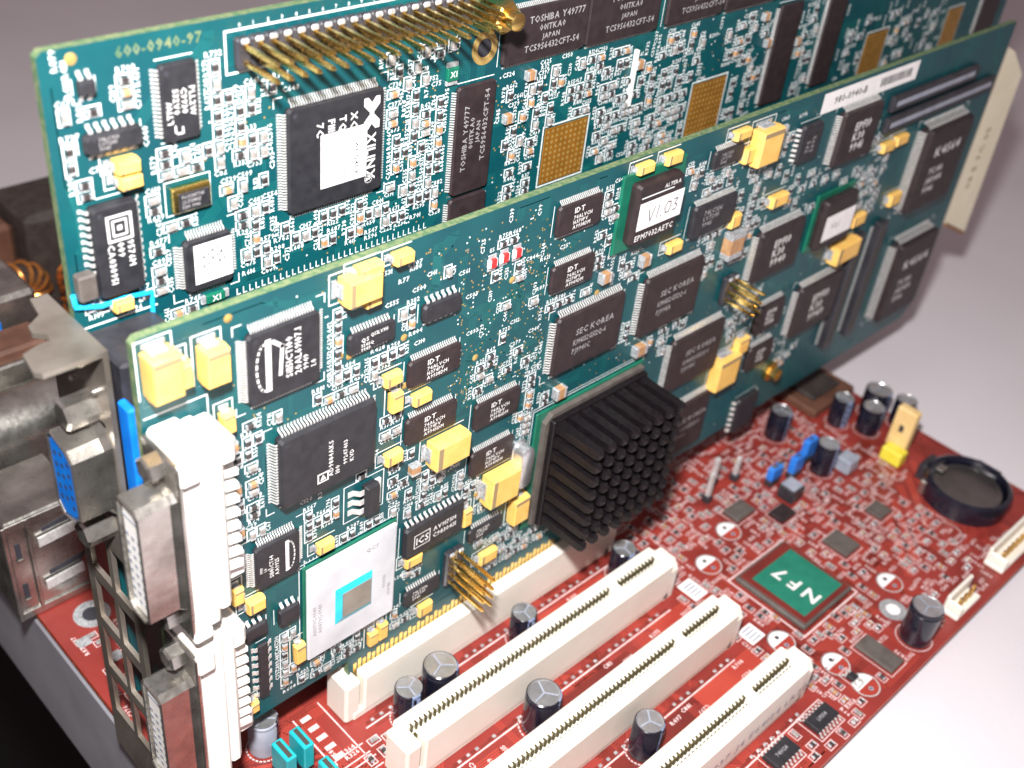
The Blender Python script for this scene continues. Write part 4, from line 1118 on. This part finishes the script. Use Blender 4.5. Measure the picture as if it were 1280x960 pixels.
# ================================================================== MOTHERBOARD (top face z = 0)
rnd = random.Random(5)
NZ = np.array((0.0,0.0,1.0))
mother = empty('motherboard', (80, 70, -4), label='red motherboard lying flat on the white table, carrying both upright cards', category='motherboard')
MX0, MX1, MY0, MY1 = -40.6, 200.0, -78.7, 226.0
mb = MB(); mb.prism([(MX0,MY0),(MX1,MY0),(MX1,MY1),(MX0,MY1)], 'z', 0.0, -1.6, 'pcb_red')
mb.m[2:] = [mb.mi('pcb_red_edge')]*(len(mb.m)-2)
obj('board', mb, mother)
sm_ = MB()
for x, y in ((-30,-70),(190,-70),(190,200),(-30,200),(-30,60),(80,-70),(190,60),(80,60)): sm_.lathe([(2.2,-4.0),(2.2,-1.6)], x, y, 'nickel', 10)
obj('standoffs', sm_, mother)
bm_ = Board(); silk = MB()
def mtext(s, x, y, h, d, m='silk_pink', align='l', sq=1.0):
    r, u = {'x': ((1,0,0),(0,1,0)), 'y': ((0,1,0),(-1,0,0)), '-x': ((-1,0,0),(0,-1,0)), '-y': ((0,-1,0),(1,0,0))}[d]
    text(silk, s, (x,y,.03), r, u, h, m, align, sq)
def mline(p, q, w, m='silk_pink', h=.03): line(silk, (p[0],p[1],h), (q[0],q[1],h), w, NZ, m)
def mrect(x0, x1, y0, y1, w=.25, m='silk_pink'):
    mline((x0,y0),(x1,y0),w,m); mline((x0,y1),(x1,y1),w,m); mline((x0,y0),(x0,y1),w,m,.034); mline((x1,y0),(x1,y1),w,m,.034)
def disc(mb, x, y, r, z, m, n=24, a0=0, a1=2*math.pi):
    k = n if a1-a0 > 6.2 else n+1
    P = [(x+r*math.cos(a0+(a1-a0)*i/n), y+r*math.sin(a0+(a1-a0)*i/n), z) for i in range(k)]
    mb.add(P, [tuple(range(k))], m)
def circle(x, y, r, w, m='silk_pink', n=28):
    for i in range(n):
        a = 2*math.pi*i/n; b = 2*math.pi*(i+1)/n
        mline((x+r*math.cos(a), y+r*math.sin(a)), (x+r*math.cos(b), y+r*math.sin(b)), w, m)

# ---- expansion slots
HS = 13.0
def slot(yc, shared_name, right=82.6):
    mb = MB(); m = 'slot_white'; x0 = -3.3; x1 = right; w = 4.15; s = .80
    mb.cbox(x0+3.4, x1-2.6, yc-w, yc-s, 1.6, HS, m, .45)          # wall towards the table edge
    mb.cbox(x0+1.0, x1-2.6, yc+s, yc+w, 1.6, HS, m, .45)
    mb.cbox(x0+.8, x1-1.4, yc-w+.25, yc+w-.25, .05, 2.4, m, .3)
    mb.cbox(x0-1.2, x0+2.9, yc-w+.5, yc+w-.5, .05, HS-.9, m, .6)
    mb.cbox(x0+2.0, -1.2, yc-1.6, yc+1.6, .1, HS-.15, m, .25)
    mb.box(60.9, 64.1, yc-.86, yc+.86, .5, HS-.12, m)
    mb.cbox(78.6, x1-2.2, yc-1.4, yc+1.4, .1, HS-.3, m, .2)
    mb.prism([(yc-3.9,.05),(yc+3.9,.05),(yc+3.9,HS-3.4),(yc+2.4,HS-.9),(yc-2.4,HS-.9),(yc-3.9,HS-3.4)], 'x', x1-3.0, x1+.2, m)
    mb.box(-1.5, 78.8, yc-.82, yc+.82, .1, HS-2.2, m)
    sl = obj('expansion_slot', mb, mother)
    cm = MB()
    for i in range(62):
        if i in (49, 50): continue
        x = .0+i*1.27
        for sg in (-1,1):
            a, b = sorted((yc+sg*.30, yc+sg*1.30))
            cm.box(x-.21, x+.21, a, b, HS-2.6, HS+(.012 if sg > 0 else -1.2), 'contact')
    obj('contacts', cm, sl, kind='stuff')
    bm_.add(x0-1.4, x1+.6, yc-4.4, yc+4.4)
    # solder pads printed along the foot
    y = yc-6.1
    mline((x0+2, y-.95), (x1-4, y-.95), .35)
    x = x0+2.6
    while x < x1-5:
        if rnd.random() < .8:
            silk.box(x, x+1.1, y-.45, y+.45, .01, .05, 'pcb_red_dark'); silk.cbox(x+1.25, x+2.1, y-.4, y+.4, .01, .3, 'solder', .12)
        else:
            mline((x+.2,y-.2), (x+2.4,y-.2), .5, 'pcb_red_dark')
        x += 2.54
    bm_.add(x0, x1, yc-7.4, yc-4)
    return sl
for yc in (0.0, -20.32, -40.64, -60.96, 20.32): slot(yc, '')
# the raised print strip on the side of the outermost slot
slots_ = [o for o in mother.children if o.name.startswith('expansion_slot')]
mb = MB(); yq = -60.96-4.16
text(mb, 'PCI 5V 32BIT SLOT 9937 J4 E64124 LR20812 C3', (6, yq, 4.3), (1,0,0), (0,0,1), 2.1, 'cap_grey', 'l', 1.3); obj('marking', mb, slots_[3])

# ---- electrolytic capacitors
def can(x, y, r, h, sleeve='cap_sleeve', stripe='cap_stripe', ang=0.0, vent='k'):
    n = 28; mb = MB()
    prof = [(r*.86,.05),(r*.98,.35),(r,.9),(r,h-1.5),(r*.93,h-1.15),(r*.93,h-.95),(r,h-.6),(r*.985,h-.18),(r*.92,h),(r*.86,h-.02),(r*.84,h-.45),(.05,h-.45)]
    mb.lathe(prof, x, y, sleeve, n)
    nf = len(prof)-1
    for a in range(nf):
        for i in range(n):
            t = (i/n*2*math.pi-ang) % (2*math.pi)
            if t < .75 and a > 0 and a < nf-1: mb.m[a*n+i] = mb.mi(stripe)
    c = obj('electrolytic_capacitor', mb, mother, smooth=True)
    mb = MB()
    K = 3 if vent == 'k' else 4; ctr = (x, y, h-.20); rr = r*.84
    for k in range(K):      # pressed sectors, each tilted its own way
        a0 = ang+.5+k*2*math.pi/K; a1 = a0+2*math.pi/K; P = [ctr]
        for i_ in range(9):
            a = a0+(a1-a0)*i_/8; P.append((x+rr*math.cos(a), y+rr*math.sin(a), h-.16+.22*math.sin(math.pi*i_/8)*(1 if k % 2 else .5)))
        for i_ in range(1, 9): mb.add([P[0], P[i_], P[i_+1]], [(0,1,2)], 'aluminium')
    mb.lathe([(r*.91,h+.01),(r*.86,h+.02),(r*.83,h-.14)], x, y, 'aluminium', n); del mb.f[-2:]; del mb.m[-2:]
    t = obj('can_top', mb, c)
    mb = MB()
    for k in range(3 if vent == 'k' else 4):
        a = ang+.5+k*2*math.pi/(3 if vent == 'k' else 4)
        line(mb, (x,y,h-.07), (x+r*.74*math.cos(a),y+r*.74*math.sin(a),h-.085), .34, NZ, 'cap_grey')
    obj('vent_score', mb, t)
    mb = MB()
    for s in (0, 1, 2, 3):      # minus signs down the stripe
        a = ang+.37; zz = h*(.18+.2*s); rr = r+.03
        mb.box(-.35, .35, -.12, .12, zz, zz+1.3, 'cap_sleeve')
        for i in range(len(mb.v)-8, len(mb.v)):
            px, py, pz = mb.v[i]; mb.v[i] = (x+math.cos(a)*(rr+py)-math.sin(a)*px, y+math.sin(a)*(rr+py)+math.cos(a)*px, pz)
    obj('stripe_marks', mb, c)
    bm_.add(x-r, x+r, y-r, y+r, .8)
    circle(x, y, r+.5, .3)
A_ = -2.2
can(7.2,-10.4,3.2,10.5,ang=A_); can(15.9,-10.7,4.0,11.5,ang=A_+1); can(42.6,-10.2,3.1,9.5,ang=A_); can(28.4,-30.6,4.0,11.5,ang=A_+.8); can(41.6,-50.0,3.4,10.5,ang=A_+.5); can(77.6,-10.9,3.2,9.5,ang=A_)
can(-21.0,3.0,3.2,10.0,'cap_grey','cap_sleeve',ang=-1.2)
can(121.0,-72.6,4.1,11.5,ang=-1.35)
for x, y, r, h, a in ((195.0,-14.5,4.2,9.5,-2),(197.6,-22.8,3.3,9.5,-1),(181.2,-10.3,3.2,10,-2.4),(185.8,-18.2,3.6,9.2,-1.6),(157.0,-20.3,3.3,10.5,-1.8),(159.4,-2.0,3.4,10,-2.0)): can(x, y, r, h, ang=a)

# ---- main chip with its green sticker
mb = MB(); mb.cbox(99.7, 121.6, -53.5, -31.6, .15, 1.7, 'chip_tan', .3); nf = obj('southbridge_chip', mb, mother)
mb = MB(); mb.cbox(100.6, 120.9, -52.8, -32.3, 1.7, 2.0, 'pcb_red_dark', .1); obj('cap', mb, nf)
mb = MB(); mb.box(102.4, 119.8, -51.4, -34.9, 2.01, 2.08, 'sticker_green'); sk = obj('green_sticker', mb, nf)
mb = MB(); 
for ch_, off_ in (('N', -5.0), ('F', 0.2), ('7', 4.9)): text(mb, ch_, (111.6,-43.4+off_,2.10), (0,1,0), (-1,0,0), 4.0, 'paper', 'c', 1.05)
pass; obj('lettering', mb, nf)
bm_.add(99, 122.3, -54.2, -31)
mrect(98.6, 122.8, -54.6, -30.6, .5)
# ---- half-filled capacitor footprints
for x, y in MB_['half']:
    r = 3.4
    disc(silk, x, y, r, .022, 'pcb_red_trace'); disc(silk, x, y, r, .030, 'paper', 20, 0.0, math.pi); circle(x, y, r, .3, 'silk')
    for s in (-1, 1):
        disc(silk, x+.1, y+s*1.5, .62, .04, 'print_dark' if s > 0 else 'cap_grey', 12); disc(silk, x+.1, y+s*1.5, .30, .046, 'print_dark', 10)
    bm_.add(x-r, x+r, y-r, y+r, .6)
# ---- mounting holes
for x, y, r in ((124.9,-64.2,3.6),(-31.0,58.5,4.2)):
    mb = MB(); mb.lathe([(r,.01),(r,.16),(r*.55,.18),(r*.5,.06)], x, y, 'solder', 24); disc(mb, x, y, r*.52, .185, 'paper' if x > 0 else 'print_dark', 16)
    obj('mounting_ring', mb, mother); bm_.add(x-r, x+r, y-r, y+r, .5)
# ---- coin cell in its holder
bx, by = 181.5, -54.0
mb = MB(); mb.lathe([(12.4,.05),(12.6,4.6),(12.3,6.0),(11.6,6.5),(10.9,6.2),(10.6,1.2)], bx, by, 'cap_sleeve', 40)
mb.cbox(bx-4, bx+4, by+9.5, by+14.2, .05, 5.6, 'black_plastic', .5); mb.cbox(bx+9.5, bx+14.0, by-4, by+4, .05, 5.2, 'black_plastic', .5)
ho = obj('battery_holder', mb, mother, smooth=True); bm_.add(bx-13, bx+14, by-13, by+14.5)
mb = MB(); mb.cbox(bx-1.6, bx+1.6, by+7.6, by+12.0, 5.0, 5.5, 'nickel', .15); obj('clip', mb, ho); mb = MB(); mb.cbox(bx-9.5,bx-7.5,by+8.3,by+10.3,.1,4.9,'nickel',.3); obj('clip', mb, ho)
cell = MB(); cell.lathe([(9.6,1.2),(10.0,1.5),(10.0,4.2),(9.7,4.5),(9.4,4.52),(8.2,4.5),(8.1,4.56),(.02,4.56)], bx, by, 'battery_steel', 40)
o = obj('coin_battery', cell, smooth=True, label='round dark coin battery seated in the black holder', category='battery')
circle(bx-18.0, by-4.5, 4.4, .4)
# ---- jumpers and pins
def jumper_block(name, x0, x1, y0, y1, h, m, label):
    mb = MB(); xm = (x0+x1)/2
    mb.cbox(x0, x1, y0, y1, 2.4, h, m, .25)
    t = obj(name, mb, label=label, category='jumper')
    mb = MB(); mb.box(xm-.5, xm+.5, y0+.5, y1-.5, h-.06, h+.012, 'slit_dark'); obj('opening', mb, t)
    return t
def header(x0, y0, nx, ny, h=8.0, base='black_plastic', px=2.54, wp=.32):
    mb = MB()
    for i in range(nx):
        for j in range(ny): mb.cbox(x0+i*px-1.2, x0+i*px+1.2, y0+j*px-1.2, y0+j*px+1.2, .05, 2.4, base, .3)
    hd = obj('pin_header', mb, mother)
    for i in range(nx):
        for j in range(ny):
            m2 = MB(); cx = x0+i*px; cy = y0+j*px
            m2.loft([[(cx-s,cy-s,z),(cx+s,cy-s,z),(cx+s,cy+s,z),(cx-s,cy+s,z)] for s, z in ((wp,2.3),(wp,h-.7),(wp*.4,h))], 'gold' if wp < .4 else 'tin'); obj('pin', m2, hd)
    bm_.add(x0-1.4, x0+nx*px-1.1, y0-1.4, y0+ny*px-1.1)
header(155.6, -14.8, 2, 1); header(146.6, -16.6, 2, 1); header(138.8, -14.6, 2, 1)
jumper_block('jumper_cap', 154.4, 159.4, -15.9, -13.7, 8.6, 'jumper_blue', 'blue jumper cap beside the tall dark capacitor')
jumper_block('jumper_cap', 145.4, 150.4, -17.7, -15.5, 8.0, 'jumper_blue', 'blue jumper cap between the two other blue caps')
jumper_block('jumper_cap', 137.6, 142.6, -15.7, -13.5, 6.6, 'jumper_blue', 'blue jumper cap above the small grey coil box')
header(183.0, -31.0, 1, 2, 9.0)
mb = MB(); mb.cbox(177.0, 181.2, -34.6, -28.0, .05, 4.6, 'jumper_yellow', .3); obj('yellow_socket', mb, mother); bm_.add(177, 185, -34, -28)
t = MB(); t.cbox(181.4, 184.6, -33.2, -26.6, 2.6, 17.0, 'jumper_beige', .4); jb = obj('jumper_cap', t, label='tall tan jumper cap standing in the yellow socket', category='jumper')
mb = MB(); mb.box(181.36, 181.5, -30.6, -29.2, 9.0, 11.4, 'print_dark'); obj('opening', mb, jb)
for (x, y), h in zip(((-16.2,-5.0),(-20.6,-5.2),(-15.0,-13.4)), (9.5,9.5,7.5)):
    header(x-1.3, y-1.27, 1, 2)
jumper_block('jumper_cap', -18.8, -16.3, -8.6, -2.9, 9.8, 'jumper_teal', 'teal jumper cap on the pins beside the red tracks')
jumper_block('jumper_cap', -23.2, -20.7, -8.8, -3.1, 9.8, 'jumper_teal', 'teal jumper cap next to the grey capacitor')
jumper_block('jumper_cap', -17.6, -15.1, -17.0, -11.3, 7.8, 'jumper_teal', 'low teal jumper cap by the end of a white slot')
for x, y, h in ((132.3,-6.8,9),(125.7,-4.0,10),(118.4,-7.6,11)): header(x, y, 1, 1, h, wp=.62)
# ---- moulded coil and flat chips
def flat_ic(x0, x1, y0, y1, t, m='chip_black', pins=None, mark=None, pitch=1.27):
    mb = MB(); d = .15
    mb.loft([[(x0+i,y0+i,z),(x1-i,y0+i,z),(x1-i,y1-i,z),(x0+i,y1-i,z)] for i, z in ((d,.12),(0,t*.5),(0,t*.58),(d,t-.05),(d*1.6,t))], m)
    c = obj('small_chip', mb, mother)
    if pins:
        pm = MB()
        if pins == 'y':
            n = int((x1-x0-.6)/pitch)+1; s = (x0+x1)/2-(n-1)*pitch/2
            for i in range(n):
                gull(pm, (s+i*pitch,y0,0), (0,-1,0), (1,0,0), NZ, t, 1.2, pitch*.42, 'tin'); gull(pm, (s+i*pitch,y1,0), (0,1,0), (1,0,0), NZ, t, 1.2, pitch*.42, 'tin')
        else:
            n = int((y1-y0-.6)/pitch)+1; s = (y0+y1)/2-(n-1)*pitch/2
            for i in range(n):
                gull(pm, (x0,s+i*pitch,0), (-1,0,0), (0,1,0), NZ, t, 1.2, pitch*.42, 'tin'); gull(pm, (x1,s+i*pitch,0), (1,0,0), (0,1,0), NZ, t, 1.2, pitch*.42, 'tin')
        obj('pins', pm, c, kind='stuff')
    if mark:
        m2 = MB(); text(m2, mark, ((x0+x1)/2, (y0+y1)/2-.4, t+.015), (1,0,0), (0,1,0), .9, 'print_grey', 'c', .9); obj('marking', m2, c)
    bm_.add(x0, x1, y0, y1, 1.7 if pins else .6); mrect(x0-(1.6 if pins == 'x' else .5), x1+(1.6 if pins == 'x' else .5), y0-(1.6 if pins == 'y' else .5), y1+(1.6 if pins == 'y' else .5), .22)
mb = MB(); mb.cbox(136.4, 142.0, -24.0, -18.6, .05, 5.0, 'black_plastic', .5); mb.cbox(136.8,141.6,-23.6,-19.0,4.9,5.1,'cap_grey',.1); obj('coil_box', mb, mother); bm_.add(136, 142.5, -24.5, -18)
mb = MB(); mb.cbox(161.0, 166.5, -27.0, -22.0, .05, 5.0, 'cap_grey', .5); obj('coil_box', mb, mother); bm_.add(160.5, 167, -27.5, -21.5)
flat_ic(105.5, 111.4, -75.3, -64.5, 1.1, 'chip_tan')
flat_ic(76.0, 84.4, -73.6, -69.4, 1.6, pins='y', mark='LM358')
flat_ic(60.6, 69.2, -73.2, -68.8, 1.6, pins='y', mark='74HC14')
flat_ic(118.0, 126.0, -19.0, -13.5, 1.4, 'chip_tan'); flat_ic(128, 134.5, -27, -22.0, 1.4, 'chip_brown'); flat_ic(152, 158, -44, -38.5, 1.3, 'chip_tan'); flat_ic(131,138,-46,-38,1.3,'chip_tan')
flat_ic(95.5, 98.0, -70.6, -68.4, 1.2, 'chip_black', pins='y', pitch=1.9)
mb = MB(); mb.cbox(176, 199, -5, 12, .05, 3.2, 'brown_plastic', .5); ct = obj('memory_socket', mb, mother); mb = MB(); mb.cbox(180,195,-1.5,9,3.2,4.6,'ferrite',.3); obj('lid', mb, ct); bm_.add(175, 200, -6, 13)
# ---- white wire connectors at the edge
for x0, x1, y0, y1 in ((134.5, 147.0, -77.2, -72.6), (160.5, 187.0, -76.8, -71.2)):
    mb = MB(); mb.cbox(x0, x1, y0, y1, .05, 1.6, 'slot_white', .3); mb.cbox(x0, x1, y1-1.0, y1, 1.4, 6.2, 'slot_white', .3); mb.cbox(x0, x0+1, y0, y1-.8, 1.4, 5.0, 'slot_white', .3)
    wc = obj('wire_connector', mb, mother); n = int((x1-x0)/2.6)
    for i in range(n):
        m2 = MB(); x = x0+1.8+i*2.5; m2.box(x-.3,x+.3,(y0+y1)/2-.9,(y0+y1)/2-.3,1.5,6.4,'gold'); obj('pin', m2, wc)
    bm_.add(x0, x1, y0, y1, .6)
# ---- paper labels by the slot ends
for x, y, w, h in ((88.6,-26.6,5.0,6.4),(88.6,-45.4,5.2,5.0)):
    mb = MB(); mb.box(x-w/2, x+w/2, y-h/2, y+h/2, .05, .12, 'paper'); o = obj('paper_label', mb, mother)
    mb = MB()
    for i in range(4): mb.box(x-w/2+.8, x+w/2-.8, y-1.9+i*1.1, y-1.4+i*1.1, .125, .135, 'cap_grey')
    obj('marking', mb, o); bm_.add(x-w/2, x+w/2, y-h/2, y+h/2, .3)

# ---- small surface-mount parts, lettering and tracks
def mset(x0, x1, y0, y1, n, limit=[290]):
    got = tries = 0
    while got < n and tries < n*12 and limit[0] > 0:
        tries += 1
        x = round(rnd.uniform(x0,x1)/.7)*.7; y = round(rnd.uniform(y0,y1)/.7)*.7; al = rnd.random() < .5
        w, h = (1.8,1.0) if al else (1.0,1.8)
        if not bm_.free(x-w/2-.5, x+w/2+.5, y-h/2-.5, y+h/2+.5): continue
        m = rnd.choice(('ceramic_dark','ceramic_dark','ceramic_brown','ceramic_grey'))
        def fn():
            k = MB(); a = w/2; b = h/2; t = .65
            if al:
                k.cbox(-a*.58,a*.58,-b,b,.03,t,m,.1); [k.cbox(min(s*a,s*a*.56),max(s*a,s*a*.56),-b-.03,b+.03,.01,t+.03,'solder',.1) for s in (-1,1)]
            else:
                k.cbox(-a,a,-b*.58,b*.58,.03,t,m,.1); [k.cbox(-a-.03,a+.03,min(s*b,s*b*.56),max(s*b,s*b*.56),.01,t+.03,'solder',.1) for s in (-1,1)]
            return k
        link('chip_capacitor' if 'dark' not in m else 'chip_resistor', shared(('flat_passive',m,al), fn), mother, (x,y,0)).rotation_euler.z = math.radians(rnd.uniform(-2.5,2.5))
        mrect(x-w/2-.4, x+w/2+.4, y-h/2-.4, y+h/2+.4, .2); bm_.add(x-w/2, x+w/2, y-h/2, y+h/2, .5); got += 1; limit[0] -= 1
def mletters(x0, x1, y0, y1, n):
    for _ in range(n):
        x = rnd.uniform(x0,x1); y = rnd.uniform(y0,y1); d = rnd.choice(('x','-x','y','-y','x')); s = refdes(rnd)
        e = 2.6
        bx = (x, x+e, y, y+.95) if d == 'x' else (x-e, x, y-.95, y) if d == '-x' else (x-.95, x, y, y+e) if d == 'y' else (x, x+.95, y-e, y)
        if bm_.free(*bx) and bx[0] > MX0+1 and bx[1] < MX1-1 and bx[2] > MY0+1: mtext(s, x, y, 1.05, d); bm_.add(*bx)
mset(84, 124, -30, 14, 62); mset(100,136,-30,-8,16); mset(84, 100, -64, -30, 22); mset(86, 118, -66, -55, 20); mset(122, 160, -70, -24, 52); mset(122, 172, -26, -2, 34); mset(56, 104, -77, -67, 30); mset(150, 178, -70, -30, 14); mset(-38, -6, -34, -18, 6); mset(-6,2,-16,-9,4); mset(-38,-26,28,64,10)
for x_, y_ in ((-33,44),(-36.4,52),(-30.5,38)): silk.cbox(x_-1.6,x_+1.6,y_-1.4,y_+1.4,.01,.25,'solder',.1)
mletters(84, 178, -76, 14, 2600); mletters(56, 104, -78, -66, 60); mletters(-20, -5, -30, -8, 60); mletters(-39, -24, 26, 66, 40); mletters(0, 84, -16, -6, 40); mletters(0, 84, -37, -27, 40); mletters(0,84,-57,-47,40)
for x0, y0, w in ((-13.5,-9.5,9),(-13.0,-13.5,9),(-11.5,-18.2,9)): mline((x0,y0),(x0+w,y0),.3); mline((x0,y0-2.6),(x0+w,y0-2.6),.3)
mline((-12.6,4.4),(-12.6,-14.4),.35); mline((-5.6,5),(-5.6,-15),.3)
for i in range(5): silk.box(-11.4,-9.0,2.6-i*3.0,3.8-i*3.0,.01,.05,'silk_pink')
tm = MB()
def tput(p, q, w): line(tm, (p[0],p[1],.010), (q[0],q[1],.010), w, NZ, tput.m)
tput.m = 'pcb_red_trace'; traces(rnd, -39, 198, -77, 14, 120, tput, w=.3, pitch=.62, lanes=(3,9), reach=(8,34))
tput.m = 'pcb_red_dark'
def tput2(p, q, w): line(tm, (p[0],p[1],.016), (q[0],q[1],.016), w, NZ, 'pcb_red_dark')
traces(rnd, -39, 198, -77, 14, 90, tput2, w=.26, pitch=.6, lanes=(2,7), reach=(6,26))
for i in range(9): tput.m = 'pcb_red_trace' if i % 2 else 'pcb_red_dark'; line(tm, (-40+0*i, 8-i*.95, .02), (-12, -6-i*.95, .02), .5, NZ, tput.m)
# broad copper areas between the slots
for x0, x1, y0, y1, m in ((62,84,-56.4,-47.5,'pcb_red_trace'),(30,58,-56.4,-48.2,'pcb_red_dark'),(36,60,-36.6,-29,'pcb_red_dark'),(70,84,-37,-27.5,'pcb_red_trace'),(46,74,-15.6,-8,'pcb_red_trace')):
    tm.box(x0, x1, y0, y1, .004, .022, m)
for k in range(5):
    x0 = 140+k*7; line(tm, (x0,-60+k*2,.02), (x0+16,-44+k*2,.02), 2.2, NZ, 'pcb_red_trace')
obj('traces', tm, mother, kind='stuff')
obj('board_print', silk, mother, kind='stuff')

# ---- rear ports beyond the cards
mb = MB(); mb.cbox(-44.0, -26, 66.0, 84, .1, 30, 'nickel', .6); us = obj('stacked_port', mb, mother)
mb = MB()
for z0, z1 in ((.3,2.6),(27.4,29.8)): mb.cbox(-44.6, -25.6, 65.5, 66.2, z0, z1, 'nickel', .2)
mb.cbox(-44.8, -43.6, 65.3, 66.3, .3, 29.8, 'nickel', .25); mb.cbox(-39.6, -38.6, 65.4, 66.2, .3, 29.8, 'nickel', .25); obj('frame', mb, us)
for z in (7.0, 20.5):
    mb = MB(); mb.prism([(-37.4,z),(-28.4,z+.6),(-28.4,z+3.2),(-37.4,z+2.6)], 'y', 65.0, 65.6, 'nickel'); mb.mats = ['tin']; obj('spring', mb, us)
    mb = MB(); mb.prism([(-36.0,z+3.4),(-28,z+3.9),(-26.8,z+5.8),(-36,z+4.6)], 'y', 65.85, 66.0, 'print_dark'); obj('opening', mb, us)
for z in (6.5, 19.0):
    mb = MB(); mb.box(-42.4,-41.2,65.85,66.0,z,z+4.5,'print_dark'); mb.cbox(-42.5,-41.1,65.5,66.0,z-.8,z,'nickel',.1); obj('notch', mb, us)
mb = MB()
def roundbar(x0, x1, yc, zc, r, ztop, m):
    P = [(yc-r,0.1)]+[(yc-r*math.cos(a), zc+r*math.sin(a)) for a in (math.pi*k/10 for k in range(11))]+[(yc+r,.1)]
    mb.prism(P, 'x', x0, x1, m)
roundbar(-49.0, -14, 96, 31, 8.5, 0, 'nickel'); pb = obj('shielded_port', mb, mother, smooth=True)
mb = MB(); text(mb, '9S 2702', (-36, 87.35, 26), (0,0,-1), (1,0,0), 2.0, 'paper'); obj('marking', mb, pb)
mb = MB(); mb.cbox(-48, -12, 106, 116, .1, 44, 'brown_plastic', .8); mb.cbox(-47, -12.5, 104.6, 106.5, 34, 41, 'nickel', .5); obj('shielded_port', mb, mother)
mb = MB(); mb.cbox(-46, -8, 119, 138, .1, 50, 'nickel', 1.2); pb = obj('shielded_port', mb, mother); mb = MB(); mb.cbox(-36, -18, 118.3, 119.2, 12, 44, 'blue_plastic', .3); mb.box(-34.5,-19.5,118.2,118.4,14,42,'print_dark'); obj('opening', mb, pb)
# ---- toroid coils of the regulator, far behind
def coil(x, y, z, R_, r_, ang):
    ax = Vector((math.cos(ang), math.sin(ang), 0)); up = Vector((0,0,1)); out = ax.cross(up); c = Vector((x,y,z))
    mb = MB(); n = 20; rings = []
    for i in range(n+1):
        a = 2*math.pi*i/n; d = ax*math.cos(a)+up*math.sin(a)
        rings.append([tuple(c+d*(R_+r_*math.cos(b))+out*(r_*math.sin(b))) for b in (2*math.pi*k/10 for k in range(10))])
    mb.loft(rings, 'ferrite', False, False); co = obj('toroid_coil', mb, mother, smooth=True)
    mb = MB(); pts = []; turns = 14
    for i in range(turns*12+1):
        a = 2*math.pi*i/(turns*12)*.85; b = 2*math.pi*i/12; d = ax*math.cos(a)+up*math.sin(a)
        pts.append(tuple(c+d*(R_+(r_+.5)*math.cos(b))+out*((r_+.5)*math.sin(b))))
    mb.tube(pts, .65, 'copper_wire', 6); obj('winding', mb, co, smooth=True)
coil(6, 172, 12.5, 8, 4, .4); coil(22, 168, 10.5, 7, 3.2, 1.2); coil(-8,158,12,8,4,.9)
mb = MB(); mb.cbox(14, 40, 176, 200, .1, 36, 'ferrite', 2); mb.cbox(-6, 14, 186, 205, .1, 30, 'brown_plastic', 1.5); obj('regulator_block', mb, mother)
